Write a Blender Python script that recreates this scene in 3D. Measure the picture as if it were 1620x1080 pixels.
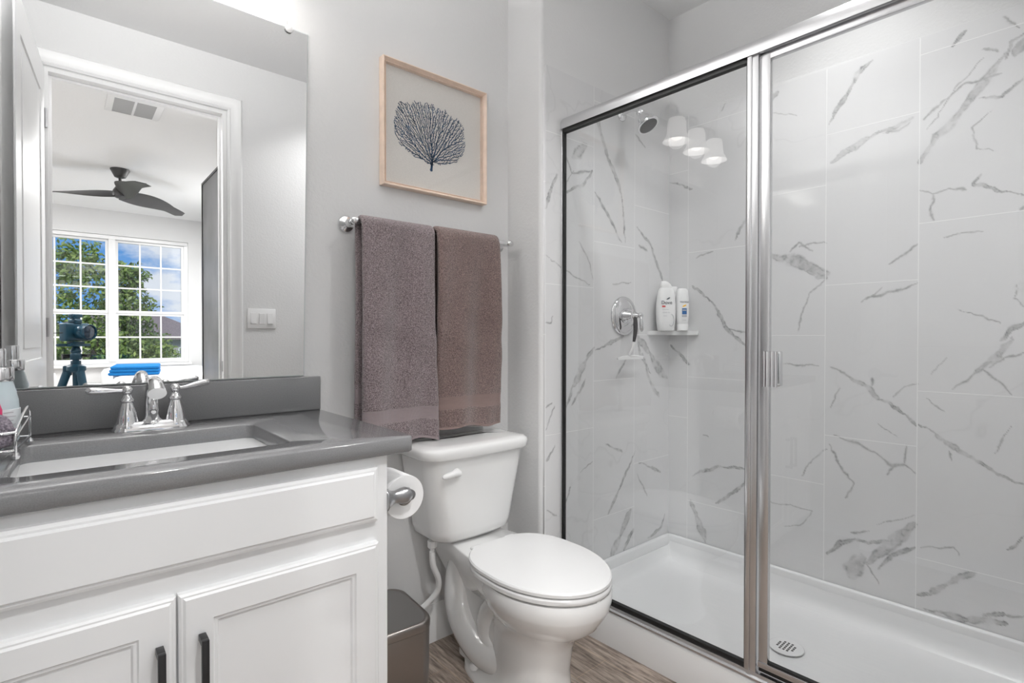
import bpy, bmesh, math, random
import numpy as np
from mathutils import Vector, Matrix
random.seed(7)
rng = np.random.default_rng(7)
SC = bpy.context.scene
COL = SC.collection
for o in list(bpy.data.objects):
    bpy.data.objects.remove(o)
R = math.radians
# ------------------------------------------------------------ camera
CAMZ = 1.16
yaw, pit, rol = 0.7077734, -0.0102123, 0.00073488
Fw = Vector((math.sin(yaw)*math.cos(pit), math.cos(yaw)*math.cos(pit), math.sin(pit)))
Rt = Vector((math.cos(yaw), -math.sin(yaw), 0)); Up = Rt.cross(Fw)
Rt2 = math.cos(rol)*Rt + math.sin(rol)*Up; Up2 = -math.sin(rol)*Rt + math.cos(rol)*Up
cam = bpy.data.cameras.new('camera'); camo = bpy.data.objects.new('camera', cam); COL.objects.link(camo)
m = Matrix((Rt2, Up2, -Fw)).transposed().to_4x4(); m.translation = Vector((0, 0, CAMZ)); camo.matrix_world = m
cam.lens = 835.67/1620*36; cam.sensor_width = 36; cam.sensor_fit = 'HORIZONTAL'; cam.clip_start = 0.01; cam.clip_end = 300
SC.camera = camo
SC.view_settings.view_transform = 'Standard'; SC.view_settings.look = 'None'
SC.view_settings.gamma = 1; SC.view_settings.exposure = 0.10; SC.view_settings.use_curve_mapping = False
try:
    SC.cycles.max_bounces = 12; SC.cycles.diffuse_bounces = 7; SC.cycles.glossy_bounces = 6; SC.cycles.transparent_max_bounces = 24
    SC.cycles.caustics_reflective = False; SC.cycles.caustics_refractive = False; SC.cycles.sample_clamp_indirect = 4
except Exception:
    pass
# ------------------------------------------------------------ sky with clouds
W = bpy.data.worlds.new('sky'); SC.world = W; W.use_nodes = True
nt = W.node_tree; nt.nodes.clear(); N = nt.nodes.new; L = nt.links.new
out = N('ShaderNodeOutputWorld'); bg = N('ShaderNodeBackground'); L(bg.outputs[0], out.inputs[0])
tc = N('ShaderNodeTexCoord'); mp = N('ShaderNodeMapping'); mp.inputs['Scale'].default_value = (1, 1, 2.2); L(tc.outputs['Generated'], mp.inputs[0])
nz = N('ShaderNodeTexNoise'); nz.inputs['Scale'].default_value = 5.5; nz.inputs['Detail'].default_value = 8; nz.inputs['Roughness'].default_value = .6
L(mp.outputs[0], nz.inputs['Vector'])
cr = N('ShaderNodeValToRGB'); cr.color_ramp.elements[0].position = .47; cr.color_ramp.elements[1].position = .6; L(nz.outputs[0], cr.inputs[0])
mx = N('ShaderNodeMix'); mx.data_type = 'RGBA'; L(cr.outputs[0], mx.inputs['Factor'])
mx.inputs['A'].default_value = (.13, .36, .78, 1); mx.inputs['B'].default_value = (.78, .84, .93, 1); L(mx.outputs['Result'], bg.inputs[0])
bg.inputs[1].default_value = 1.0
# ------------------------------------------------------------ sun, room lamps and added fill lights
def sun(name, d, e, ang=1):
    l = bpy.data.lights.new(name, 'SUN'); l.energy = e; l.angle = R(ang)
    o = bpy.data.objects.new(name, l); COL.objects.link(o); o.rotation_euler = Vector(d).to_track_quat('-Z', 'Y').to_euler(); return o
def area(name, loc, d, sx, sy, e, col=(1, 1, 1), spread=180):
    l = bpy.data.lights.new(name, 'AREA'); l.shape = 'ELLIPSE'; l.size = sx; l.size_y = sy; l.energy = e; l.color = col; l.spread = R(spread)
    o = bpy.data.objects.new(name, l); COL.objects.link(o); o.location = loc; o.rotation_euler = Vector(d).to_track_quat('-Z', 'Y').to_euler(); return o
def point(name, loc, e, r=.03, col=(1, 1, 1)):
    l = bpy.data.lights.new(name, 'POINT'); l.energy = e; l.shadow_soft_size = r; l.color = col
    o = bpy.data.objects.new(name, l); COL.objects.link(o); o.location = loc; return o
sun('sun', (.35, -.75, -.75), 2.6)
CEIL = 2.75
LK = 1.0
area('ceiling_lamp_bath', (1.40, .45, CEIL-.012), (0, 0, -1), .16, .16, 7.5*LK, (1, .998, .996), 115)
area('ceiling_lamp_shower', (1.96, .66, CEIL-.012), (0, 0, -1), .12, .12, 3.9*LK, (1, .998, .996), 112)
for i, (x, y) in enumerate(((-1.3, -1.5), (-1.3, -3.6), (1.36, -3.1))):
    area('bedroom_fill_light', (x, y, CEIL-.012), (0, 0, -1), .2, .2, 60*LK, (1, .995, .985))  # unseen fill lights added to brighten the bedroom
area('hall_fill_light', (.45, -.42, CEIL-.012), (0, 0, -1), .16, .16, 21*LK, (1, .998, .996), 150)  # added fill behind the camera, brightens the lower bathroom through the doorway
VX = (.50, .27, .04); VY = 1.585; VZ = 2.22          # vanity light shades
for x in VX:
    point('vanity_bulb_light', (x, VY, VZ+.03), .15*LK, .045, (1, .985, .97))
    area('vanity_up_fill', (x, VY-.02, 2.47), (0, -.35, 1), .12, .12, 10.5*LK, (1, .995, .99))  # upward fill added above the shades, bounces off the ceiling
# ------------------------------------------------------------ materials
MAT = {}
def nmat(name):
    if name in MAT: return None
    mt = bpy.data.materials.new(name); mt.use_nodes = True; MAT[name] = mt
    return mt
def mat(name, c, rough=.5, metal=0, coat=0, spec=.5, bump=0, bscale=200, bdist=.001, cvar=0, cscale=50, detail=3, emit=None, es=0, sheen=0, stretch=None, c2=None, trans=0):
    mt = nmat(name)
    if mt is None: return MAT[name]
    t = mt.node_tree; p = t.nodes['Principled BSDF']
    p.inputs['Base Color'].default_value = (*c, 1); p.inputs['Roughness'].default_value = rough; p.inputs['Metallic'].default_value = metal
    p.inputs['Coat Weight'].default_value = coat; p.inputs['Specular IOR Level'].default_value = spec; p.inputs['Coat Roughness'].default_value = .05
    p.inputs['Sheen Weight'].default_value = sheen; p.inputs['Transmission Weight'].default_value = trans
    if emit: p.inputs['Emission Color'].default_value = (*emit, 1); p.inputs['Emission Strength'].default_value = es
    if bump or cvar:
        tc = t.nodes.new('ShaderNodeTexCoord'); mp = t.nodes.new('ShaderNodeMapping'); t.links.new(tc.outputs['Object'], mp.inputs[0])
        if stretch: mp.inputs['Scale'].default_value = stretch
    if bump:
        n = t.nodes.new('ShaderNodeTexNoise'); n.inputs['Scale'].default_value = bscale; n.inputs['Detail'].default_value = detail; t.links.new(mp.outputs[0], n.inputs['Vector'])
        b = t.nodes.new('ShaderNodeBump'); b.inputs['Strength'].default_value = bump; b.inputs['Distance'].default_value = bdist
        t.links.new(n.outputs[0], b.inputs['Height']); t.links.new(b.outputs[0], p.inputs['Normal'])
    if cvar:
        n = t.nodes.new('ShaderNodeTexNoise'); n.inputs['Scale'].default_value = cscale; n.inputs['Detail'].default_value = 5; t.links.new(mp.outputs[0], n.inputs['Vector'])
        mr = t.nodes.new('ShaderNodeMapRange'); mr.inputs[1].default_value = .3; mr.inputs[2].default_value = .7; t.links.new(n.outputs[0], mr.inputs[0])
        mx = t.nodes.new('ShaderNodeMix'); mx.data_type = 'RGBA'; t.links.new(mr.outputs[0], mx.inputs['Factor'])
        a = c; b2 = c2 if c2 else tuple(min(1, v*(1+cvar)) for v in c); a2 = a if c2 else tuple(v*(1-cvar) for v in c)
        mx.inputs['A'].default_value = (*a2, 1); mx.inputs['B'].default_value = (*b2, 1); t.links.new(mx.outputs['Result'], p.inputs['Base Color'])
    return mt
M_wall = mat('painted_wall', (.70, .70, .70), .62, bump=.35, bscale=95, bdist=.003, spec=.3)
M_ceil = mat('painted_ceiling', (.80, .80, .80), .8, bump=.3, bscale=70, bdist=.003)
M_trim = mat('white_trim_paint', (.80, .80, .80), .3)
M_cab = mat('white_cabinet_paint', (.84, .845, .85), .38)
M_porc = mat('white_porcelain', (.78, .78, .775), .09, coat=.6)
M_seat = mat('white_seat_plastic', (.74, .74, .74), .22)
M_acr = mat('white_acrylic_pan', (.84, .845, .85), .3)
M_chrome = mat('polished_chrome', (.82, .82, .83), .06, 1)
M_alu = mat('brushed_aluminium', (.68, .68, .69), .26, 1)
M_nickel = mat('satin_nickel', (.45, .45, .46), .28, 1)
M_steel = mat('brushed_steel', (.30, .275, .26), .3, 1, bump=.08, bscale=60, bdist=.001, stretch=(1, 1, 40))
M_black = mat('black_metal', (.012, .012, .013), .35)
M_rub = mat('black_gasket', (.006, .006, .006), .6)
M_cnt = mat('grey_quartz', (.215, .215, .22), .13, cvar=.10, cscale=420, coat=.3)
M_pwood = mat('pale_wood_frame', (.78, .62, .51), .45, cvar=.06, cscale=30)
M_linen = mat('linen_mat', (.74, .715, .68), .9, bump=.5, bscale=700, bdist=.0006, cvar=.05, cscale=300)
M_blue = mat('navy_coral', (.016, .060, .135), .8, cvar=.5, cscale=60)
M_grey = mat('dark_grey_rubber', (.05, .05, .052), .5)
M_wplast = mat('white_plastic', (.80, .80, .80), .35)
M_paper = mat('tissue_paper', (.84, .84, .84), .95, bump=.3, bscale=300, bdist=.0005)
M_card = mat('cardboard_core', (.30, .27, .24), .9)
M_tpod = mat('teal_black_camera_plastic', (.010, .060, .10), .4)
M_lens = mat('camera_lens_glass', (.01, .03, .06), .05, coat=1)
M_ddoor = mat('dark_smoky_panel', (.07, .07, .072), .4, cvar=.45, cscale=3, c2=(.14, .14, .145))
M_dframe = mat('dark_bronze_frame', (.02, .02, .02), .3, .5)
M_fan = mat('charcoal_fan', (.04, .038, .038), .4)
M_bed = mat('white_bedding', (.80, .80, .80), .9, bump=.4, bscale=12, bdist=.01)
M_btowel = mat('bright_blue_towel', (.003, .15, .42), .95, bump=.8, bscale=350, bdist=.002, cvar=.2, cscale=200)
M_carpet = mat('beige_carpet', (.45, .42, .39), 1, bump=1, bscale=300, bdist=.004)
M_leaf = mat('tree_leaf', (.09, .16, .03), .5, cvar=.5, cscale=3, c2=(.34, .42, .09))
M_bark = mat('bark', (.12, .09, .07), .9)
M_lawn = mat('lawn_grass', (.10, .16, .05), .9, cvar=.3, cscale=6)
M_roof = mat('roof_shingle', (.22, .17, .16), .9, cvar=.2, cscale=12)
M_brick = mat('house_siding', (.45, .42, .40), .9)
M_darkglass = mat('dark_window_glass', (.03, .04, .06), .1)
M_sponge = mat('purple_grey_loofah', (.13, .11, .14), 1, bump=1, bscale=260, bdist=.006, cvar=.5, cscale=240, c2=(.42, .37, .42))
M_lotion = mat('milky_blue_bottle', (.62, .72, .76), .15, coat=.5)
M_label = mat('bottle_label', (.74, .78, .80), .5)
M_pink = mat('pink_print', (.75, .05, .18), .4)
M_yel = mat('yellow_print', (.9, .5, .03), .4)
M_red = mat('red_print', (.65, .06, .05), .5)
M_bprint = mat('blue_print', (.02, .12, .33), .5)
M_dprint = mat('dark_print', (.07, .08, .10), .5)
M_gprint = mat('grey_print', (.45, .46, .48), .5)
M_shade = mat('frosted_glass_shade', (.9, .9, .9), .5, emit=(1, .97, .94), es=2.0)
M_bulb = mat('lit_bulb', (1, 1, 1), .5, emit=(1, .96, .9), es=9)
M_canlit = mat('lit_diffuser', (1, 1, 1), .5, emit=(1, .98, .96), es=6)
# mirror
mt = nmat('silver_mirror'); p = mt.node_tree.nodes['Principled BSDF']
p.inputs['Base Color'].default_value = (.90, .905, .905, 1); p.inputs['Metallic'].default_value = 1; p.inputs['Roughness'].default_value = 0
M_mir = mt
M_mirback = mat('mirror_edge', (.55, .58, .58), .15)
def glassmat(name, tint, ior=1.5, gain=1.0, rough=0.0):
    mt = nmat(name); t = mt.node_tree; t.nodes.clear()
    o = t.nodes.new('ShaderNodeOutputMaterial'); mx = t.nodes.new('ShaderNodeMixShader'); tr = t.nodes.new('ShaderNodeBsdfTransparent'); gl = t.nodes.new('ShaderNodeBsdfGlossy')
    tr.inputs[0].default_value = (*tint, 1); gl.inputs['Roughness'].default_value = rough
    fr = t.nodes.new('ShaderNodeFresnel'); fr.inputs[0].default_value = ior
    mu = t.nodes.new('ShaderNodeMath'); mu.operation = 'MULTIPLY'; mu.inputs[1].default_value = gain; mu.use_clamp = True
    ge = t.nodes.new('ShaderNodeNewGeometry'); iv = t.nodes.new('ShaderNodeMath'); iv.operation = 'SUBTRACT'; iv.inputs[0].default_value = 1; t.links.new(ge.outputs['Backfacing'], iv.inputs[1])
    m3 = t.nodes.new('ShaderNodeMath'); m3.operation = 'MULTIPLY'; t.links.new(fr.outputs[0], m3.inputs[0]); t.links.new(iv.outputs[0], m3.inputs[1])
    t.links.new(m3.outputs[0], mu.inputs[0]); t.links.new(mu.outputs[0], mx.inputs[0]); t.links.new(tr.outputs[0], mx.inputs[1]); t.links.new(gl.outputs[0], mx.inputs[2]); t.links.new(mx.outputs[0], o.inputs[0])
    return mt
M_glass = glassmat('clear_shower_glass', (.985, .99, .99), 1.5, 1.8)
M_wglass = glassmat('window_glass', (.99, .99, .99), 1.5, 1.8)
M_pglass = glassmat('picture_glass', (.99, .99, .99), 1.45, .8)
# polished marble-look tile: veins stored per vertex, joints and streaks procedural
def tilemat(name, axis, u0, wid, zbase, step, hgt=.6055):
    mt = nmat(name); t = mt.node_tree; p = t.nodes['Principled BSDF']; nn = t.nodes.new; lk = t.links.new
    def math_(op, a, b=None, clamp=False):
        n = nn('ShaderNodeMath'); n.operation = op; n.use_clamp = clamp
        for i, v in enumerate((a, b)):
            if v is None: continue
            if isinstance(v, (int, float)): n.inputs[i].default_value = v
            else: lk(v, n.inputs[i])
        return n.outputs[0]
    at = nn('ShaderNodeAttribute'); at.attribute_name = 'wallpos'; sx = nn('ShaderNodeSeparateXYZ'); lk(at.outputs['Vector'], sx.inputs[0])
    u = sx.outputs[0]; z = sx.outputs[1]
    cu = math_('DIVIDE', math_('SUBTRACT', u, u0), wid); ci = math_('FLOOR', cu); fu = math_('SUBTRACT', cu, ci)
    du = math_('MULTIPLY', math_('MINIMUM', fu, math_('SUBTRACT', 1.0, fu)), wid)
    cz = math_('DIVIDE', math_('SUBTRACT', z, math_('ADD', math_('MULTIPLY', ci, step), zbase)), hgt); fz = math_('FRACT', cz)
    dz = math_('MULTIPLY', math_('MINIMUM', fz, math_('SUBTRACT', 1.0, fz)), hgt)
    d = math_('MINIMUM', du, dz)
    j = nn('ShaderNodeMapRange'); j.inputs[1].default_value = .0009; j.inputs[2].default_value = .0018; j.inputs[3].default_value = 1; j.inputs[4].default_value = 0; lk(d, j.inputs[0])
    ve = nn('ShaderNodeAttribute'); ve.attribute_name = 'vein'
    n1 = nn('ShaderNodeTexNoise'); n1.inputs['Scale'].default_value = 60; n1.inputs['Detail'].default_value = 8; n1.inputs['Roughness'].default_value = .7; lk(at.outputs['Vector'], n1.inputs['Vector'])
    st = nn('ShaderNodeMapRange'); st.inputs[1].default_value = .25; st.inputs[2].default_value = .6; st.inputs[3].default_value = .45; st.inputs[4].default_value = 1.1; lk(n1.outputs[0], st.inputs[0])
    vv = math_('MULTIPLY', ve.outputs['Fac'], st.outputs[0], True)
    n2 = nn('ShaderNodeTexNoise'); n2.inputs['Scale'].default_value = 2.2; n2.inputs['Detail'].default_value = 5; lk(at.outputs['Vector'], n2.inputs['Vector'])
    m0 = nn('ShaderNodeMix'); m0.data_type = 'RGBA'; lk(n2.outputs[0], m0.inputs['Factor']); m0.inputs['A'].default_value = (.68, .68, .685, 1); m0.inputs['B'].default_value = (.75, .75, .755, 1)
    m1 = nn('ShaderNodeMix'); m1.data_type = 'RGBA'; lk(vv, m1.inputs['Factor']); lk(m0.outputs['Result'], m1.inputs['A']); m1.inputs['B'].default_value = (.24, .24, .245, 1)
    m2 = nn('ShaderNodeMix'); m2.data_type = 'RGBA'; lk(j.outputs[0], m2.inputs['Factor']); lk(m1.outputs['Result'], m2.inputs['A']); m2.inputs['B'].default_value = (.86, .86, .86, 1)
    lk(m2.outputs['Result'], p.inputs['Base Color'])
    p.inputs['Roughness'].default_value = .07
    b = nn('ShaderNodeBump'); b.inputs['Strength'].default_value = .25; b.inputs['Distance'].default_value = .001; b.invert = True; lk(j.outputs[0], b.inputs['Height']); lk(b.outputs[0], p.inputs['Normal'])
    return mt
M_tfar = tilemat('marble_tile_side', 0, .425, .3025, .76, .2018*2)
M_tend = tilemat('marble_tile_end', 0, 1.4665, .2895, 1.369, .2018)
# wood-look floor tile
mt = nmat('wood_look_floor_tile'); t = mt.node_tree; p = t.nodes['Principled BSDF']; nn = t.nodes.new; lk = t.links.new
tc = nn('ShaderNodeTexCoord'); mp = nn('ShaderNodeMapping'); mp.inputs['Rotation'].default_value = (0, 0, R(90)); mp.inputs['Location'].default_value = (.31, .045, 0); lk(tc.outputs['Object'], mp.inputs[0])
br = nn('ShaderNodeTexBrick'); br.inputs['Scale'].default_value = 1; br.inputs['Brick Width'].default_value = .9; br.inputs['Row Height'].default_value = .152; br.inputs['Mortar Size'].default_value = .0022
br.inputs['Color1'].default_value = (.35, .30, .265, 1); br.inputs['Color2'].default_value = (.26, .22, .19, 1); br.inputs['Mortar'].default_value = (.36, .29, .23, 1); br.offset = .37; lk(mp.outputs[0], br.inputs['Vector'])
mp2 = nn('ShaderNodeMapping'); mp2.inputs['Scale'].default_value = (1.0, .09, 1); lk(tc.outputs['Object'], mp2.inputs[0])
n1 = nn('ShaderNodeTexNoise'); n1.inputs['Scale'].default_value = 75; n1.inputs['Detail'].default_value = 7; n1.inputs['Roughness'].default_value = .7; lk(mp2.outputs[0], n1.inputs['Vector'])
cr = nn('ShaderNodeValToRGB'); cr.color_ramp.elements[0].position = .38; cr.color_ramp.elements[0].color = (.42, .38, .36, 1); cr.color_ramp.elements[1].position = .62; cr.color_ramp.elements[1].color = (1.5, 1.45, 1.4, 1); lk(n1.outputs[0], cr.inputs[0])
mu = nn('ShaderNodeMix'); mu.data_type = 'RGBA'; mu.blend_type = 'MULTIPLY'; mu.inputs['Factor'].default_value = 1; lk(br.outputs[0], mu.inputs['A']); lk(cr.outputs[0], mu.inputs['B'])
lk(mu.outputs['Result'], p.inputs['Base Color']); p.inputs['Roughness'].default_value = .4
b = nn('ShaderNodeBump'); b.inputs['Strength'].default_value = .3; b.inputs['Distance'].default_value = .001; lk(n1.outputs[0], b.inputs['Height']); lk(b.outputs[0], p.inputs['Normal'])
M_floor = mt
# terry towel: brown-mauve pile with ribbed dobby band
def terry(name, c1, c2, zlo, zhi, zhem):
    mt = nmat(name); t = mt.node_tree; p = t.nodes['Principled BSDF']; nn = t.nodes.new; lk = t.links.new
    tc = nn('ShaderNodeTexCoord')
    n1 = nn('ShaderNodeTexNoise'); n1.inputs['Scale'].default_value = 330; n1.inputs['Detail'].default_value = 2; lk(tc.outputs['Object'], n1.inputs['Vector'])
    n2 = nn('ShaderNodeTexNoise'); n2.inputs['Scale'].default_value = 14; n2.inputs['Detail'].default_value = 3; lk(tc.outputs['Object'], n2.inputs['Vector'])
    cr = nn('ShaderNodeValToRGB'); cr.color_ramp.elements[0].position = .36; cr.color_ramp.elements[0].color = (*c1, 1); cr.color_ramp.elements[1].position = .66; cr.color_ramp.elements[1].color = (*c2, 1); lk(n1.outputs[0], cr.inputs[0])
    at = nn('ShaderNodeAttribute'); at.attribute_name = 'drop'; 
    def rng_(a, b_):
        g = nn('ShaderNodeMath'); g.operation = 'GREATER_THAN'; g.inputs[1].default_value = a; lk(at.outputs['Fac'], g.inputs[0])
        l = nn('ShaderNodeMath'); l.operation = 'LESS_THAN'; l.inputs[1].default_value = b_; lk(at.outputs['Fac'], l.inputs[0])
        m_ = nn('ShaderNodeMath'); m_.operation = 'MULTIPLY'; lk(g.outputs[0], m_.inputs[0]); lk(l.outputs[0], m_.inputs[1]); return m_.outputs[0]
    band = rng_(zlo, zhi); hem = rng_(-1, zhem)
    ad = nn('ShaderNodeMath'); ad.operation = 'ADD'; ad.use_clamp = True; lk(band, ad.inputs[0]); lk(hem, ad.inputs[1])
    wv = nn('ShaderNodeMath'); wv.operation = 'SINE'; ml = nn('ShaderNodeMath'); ml.operation = 'MULTIPLY'; ml.inputs[1].default_value = 1500; lk(at.outputs['Fac'], ml.inputs[0]); lk(ml.outputs[0], wv.inputs[0])
    mx = nn('ShaderNodeMix'); mx.data_type = 'RGBA'; lk(ad.outputs[0], mx.inputs['Factor']); lk(cr.outputs[0], mx.inputs['A']); mx.inputs['B'].default_value = (c2[0]*.80, c2[1]*.80, c2[2]*.80, 1); lk(mx.outputs['Result'], p.inputs['Base Color'])
    hm = nn('ShaderNodeMix'); hm.data_type = 'FLOAT'; lk(ad.outputs[0], hm.inputs['Factor']); lk(n1.outputs[0], hm.inputs['A']); 
    w2 = nn('ShaderNodeMath'); w2.operation = 'MULTIPLY'; w2.inputs[1].default_value = .08; lk(wv.outputs[0], w2.inputs[0]); lk(w2.outputs[0], hm.inputs['B'])
    b = nn('ShaderNodeBump'); b.inputs['Strength'].default_value = .9; b.inputs['Distance'].default_value = .005; lk(hm.outputs['Result'], b.inputs['Height']); lk(b.outputs[0], p.inputs['Normal'])
    p.inputs['Roughness'].default_value = 1; p.inputs['Sheen Weight'].default_value = .35; p.inputs['Sheen Roughness'].default_value = .5
    p.inputs['Specular IOR Level'].default_value = .1
    return mt
M_t1 = terry('mauve_terry', (.115, .088, .092), (.36, .295, .305), .072, .118, .009)
M_t2 = terry('brown_terry', (.10, .069, .063), (.30, .215, .20), .072, .118, .009)
# ------------------------------------------------------------ object helpers
def tag(o, label=None, cat=None, group=None, kind=None):
    if label: o['label'] = label
    if cat: o['category'] = cat
    if group: o['group'] = group
    if kind: o['kind'] = kind
    return o
LOC = {}
def thing(name, label, cat, loc=(0, 0, 0), group=None):
    o = bpy.data.objects.new(name, None); COL.objects.link(o); o.location = loc; o.empty_display_size = .05
    LOC[o.name] = Vector(loc); return tag(o, label, cat, group)
class B:
    def __init__(s): s.bm = bmesh.new(); s.mi = 0
    def _mark(s, n0):
        s.bm.faces.ensure_lookup_table()
        for f in s.bm.faces[n0:]: f.material_index = s.mi
    def box(s, x0, y0, z0, x1, y1, z1, bev=0, seg=2, M=None):
        n0 = len(s.bm.faces); b2 = bmesh.new()
        r = bmesh.ops.create_cube(b2, size=1)
        for v in b2.verts: v.co = Vector(((x0+x1)/2+v.co.x*(x1-x0), (y0+y1)/2+v.co.y*(y1-y0), (z0+z1)/2+v.co.z*(z1-z0)))
        if bev: bmesh.ops.bevel(b2, geom=b2.edges[:], offset=bev, segments=seg, affect='EDGES', profile=.5)
        s._merge(b2, M); s._mark(n0); return s
    def _merge(s, b2, M=None):
        if M is not None: bmesh.ops.transform(b2, matrix=M, verts=b2.verts[:])
        mp = [s.bm.verts.new(v.co) for v in b2.verts]; b2.verts.index_update()
        for f in b2.faces:
            try: s.bm.faces.new([mp[v.index] for v in f.verts])
            except ValueError: pass
        b2.free()
    def loft(s, rings, cap0=True, cap1=True, closed=True, M=None):
        n0 = len(s.bm.faces); VR = []
        for r in rings: VR.append([s.bm.verts.new(M @ Vector(p) if M is not None else Vector(p)) for p in r])
        n = len(rings[0])
        for a, b in zip(VR[:-1], VR[1:]):
            for i in range(n if closed else n-1):
                j = (i+1) % n
                try: s.bm.faces.new((a[i], a[j], b[j], b[i]))
                except ValueError: pass
        if cap0: s.bm.faces.new(list(reversed(VR[0])))
        if cap1: s.bm.faces.new(VR[-1])
        s._mark(n0); return s
    def tube(s, path, r, n=12, cap=True, M=None):
        P = [Vector(p) for p in path]; rs = r if isinstance(r, (list, tuple)) else [r]*len(P)
        rings = []; prev = None
        for i, p in enumerate(P):
            t = (P[min(i+1, len(P)-1)]-P[max(i-1, 0)]).normalized()
            if prev is None:
                a = Vector((0, 0, 1)) if abs(t.z) < .9 else Vector((1, 0, 0)); u = t.cross(a).normalized()
            else: u = (prev-t*prev.dot(t)).normalized()
            prev = u; v = t.cross(u)
            rings.append([p+(u*math.cos(2*math.pi*k/n)+v*math.sin(2*math.pi*k/n))*rs[i] for k in range(n)])
        return s.loft(rings, cap, cap, M=M)
    def lathe(s, prof, c=(0, 0, 0), axis=(0, 0, 1), n=24, cap=True):
        ax = Vector(axis).normalized(); a = Vector((1, 0, 0)) if abs(ax.x) < .9 else Vector((0, 1, 0)); u = ax.cross(a).normalized(); v = ax.cross(u); c = Vector(c)
        rings = [[c+ax*h+(u*math.cos(2*math.pi*k/n)+v*math.sin(2*math.pi*k/n))*max(r, 1e-5) for k in range(n)] for r, h in prof]
        return s.loft(rings, cap, cap)
    def poly(s, pts, th, nrm):
        nrm = Vector(nrm); return s.loft([[Vector(p) for p in pts], [Vector(p)+nrm*th for p in pts]])
    def done(s, name, mats, parent=None, angle=32, kind=None, sub=0, label=None, flat=False):
        bmesh.ops.recalc_face_normals(s.bm, faces=s.bm.faces[:])
        for f in s.bm.faces: f.smooth = not flat
        for e in s.bm.edges:
            if len(e.link_faces) == 2 and e.calc_face_angle(0) > R(angle): e.smooth = False
        me = bpy.data.meshes.new(name); s.bm.to_mesh(me); s.bm.free()
        for q in (mats if isinstance(mats, (list, tuple)) else [mats]): me.materials.append(q)
        o = bpy.data.objects.new(name, me); COL.objects.link(o)
        if parent is not None: attach(o, parent)
        if sub:
            md = o.modifiers.new('sub', 'SUBSURF'); md.levels = sub; md.render_levels = sub
        if kind: o['kind'] = kind
        if label: o['label'] = label
        return o
def attach(o, parent):
    o.parent = parent
    if parent.type == 'EMPTY': o.matrix_parent_inverse = Matrix.Translation(-LOC[parent.name])
def rrect(cx, cy, w, h, r, n=5):
    pts = []
    for sx, sy, a0 in ((1, 1, 0), (-1, 1, 90), (-1, -1, 180), (1, -1, 270)):
        for k in range(n+1):
            a = R(a0+90*k/n); pts.append((cx+sx*(w/2-r)+r*math.cos(a), cy+sy*(h/2-r)+r*math.sin(a)))
    return pts
def zring(pts, z): return [(x, y, z) for x, y in pts]
def bez(P, n=24):
    """smooth Catmull-Rom path"""
    P = [Vector(p) for p in P]; Q = [P[0]*2-P[1]]+P+[P[-1]*2-P[-2]]; out = []
    for i in range(1, len(Q)-2):
        k = max(2, n//(len(P)-1))
        for j in range(k):
            t = j/k; a, b, c, d = Q[i-1:i+3]
            out.append(.5*((2*b)+(c-a)*t+(2*a-5*b+4*c-d)*t*t+(-a+3*b-3*c+d)*t**3))
    out.append(P[-1]); return out
def S(o): o['kind'] = 'structure'; return o
SKA = 0.0311007729
MS = Matrix.Rotation(SKA, 4, 'Z')            # the shower stands slightly out of square with the vanity wall
def sw(u, v, z): return MS @ Vector((u, v, z))

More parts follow.
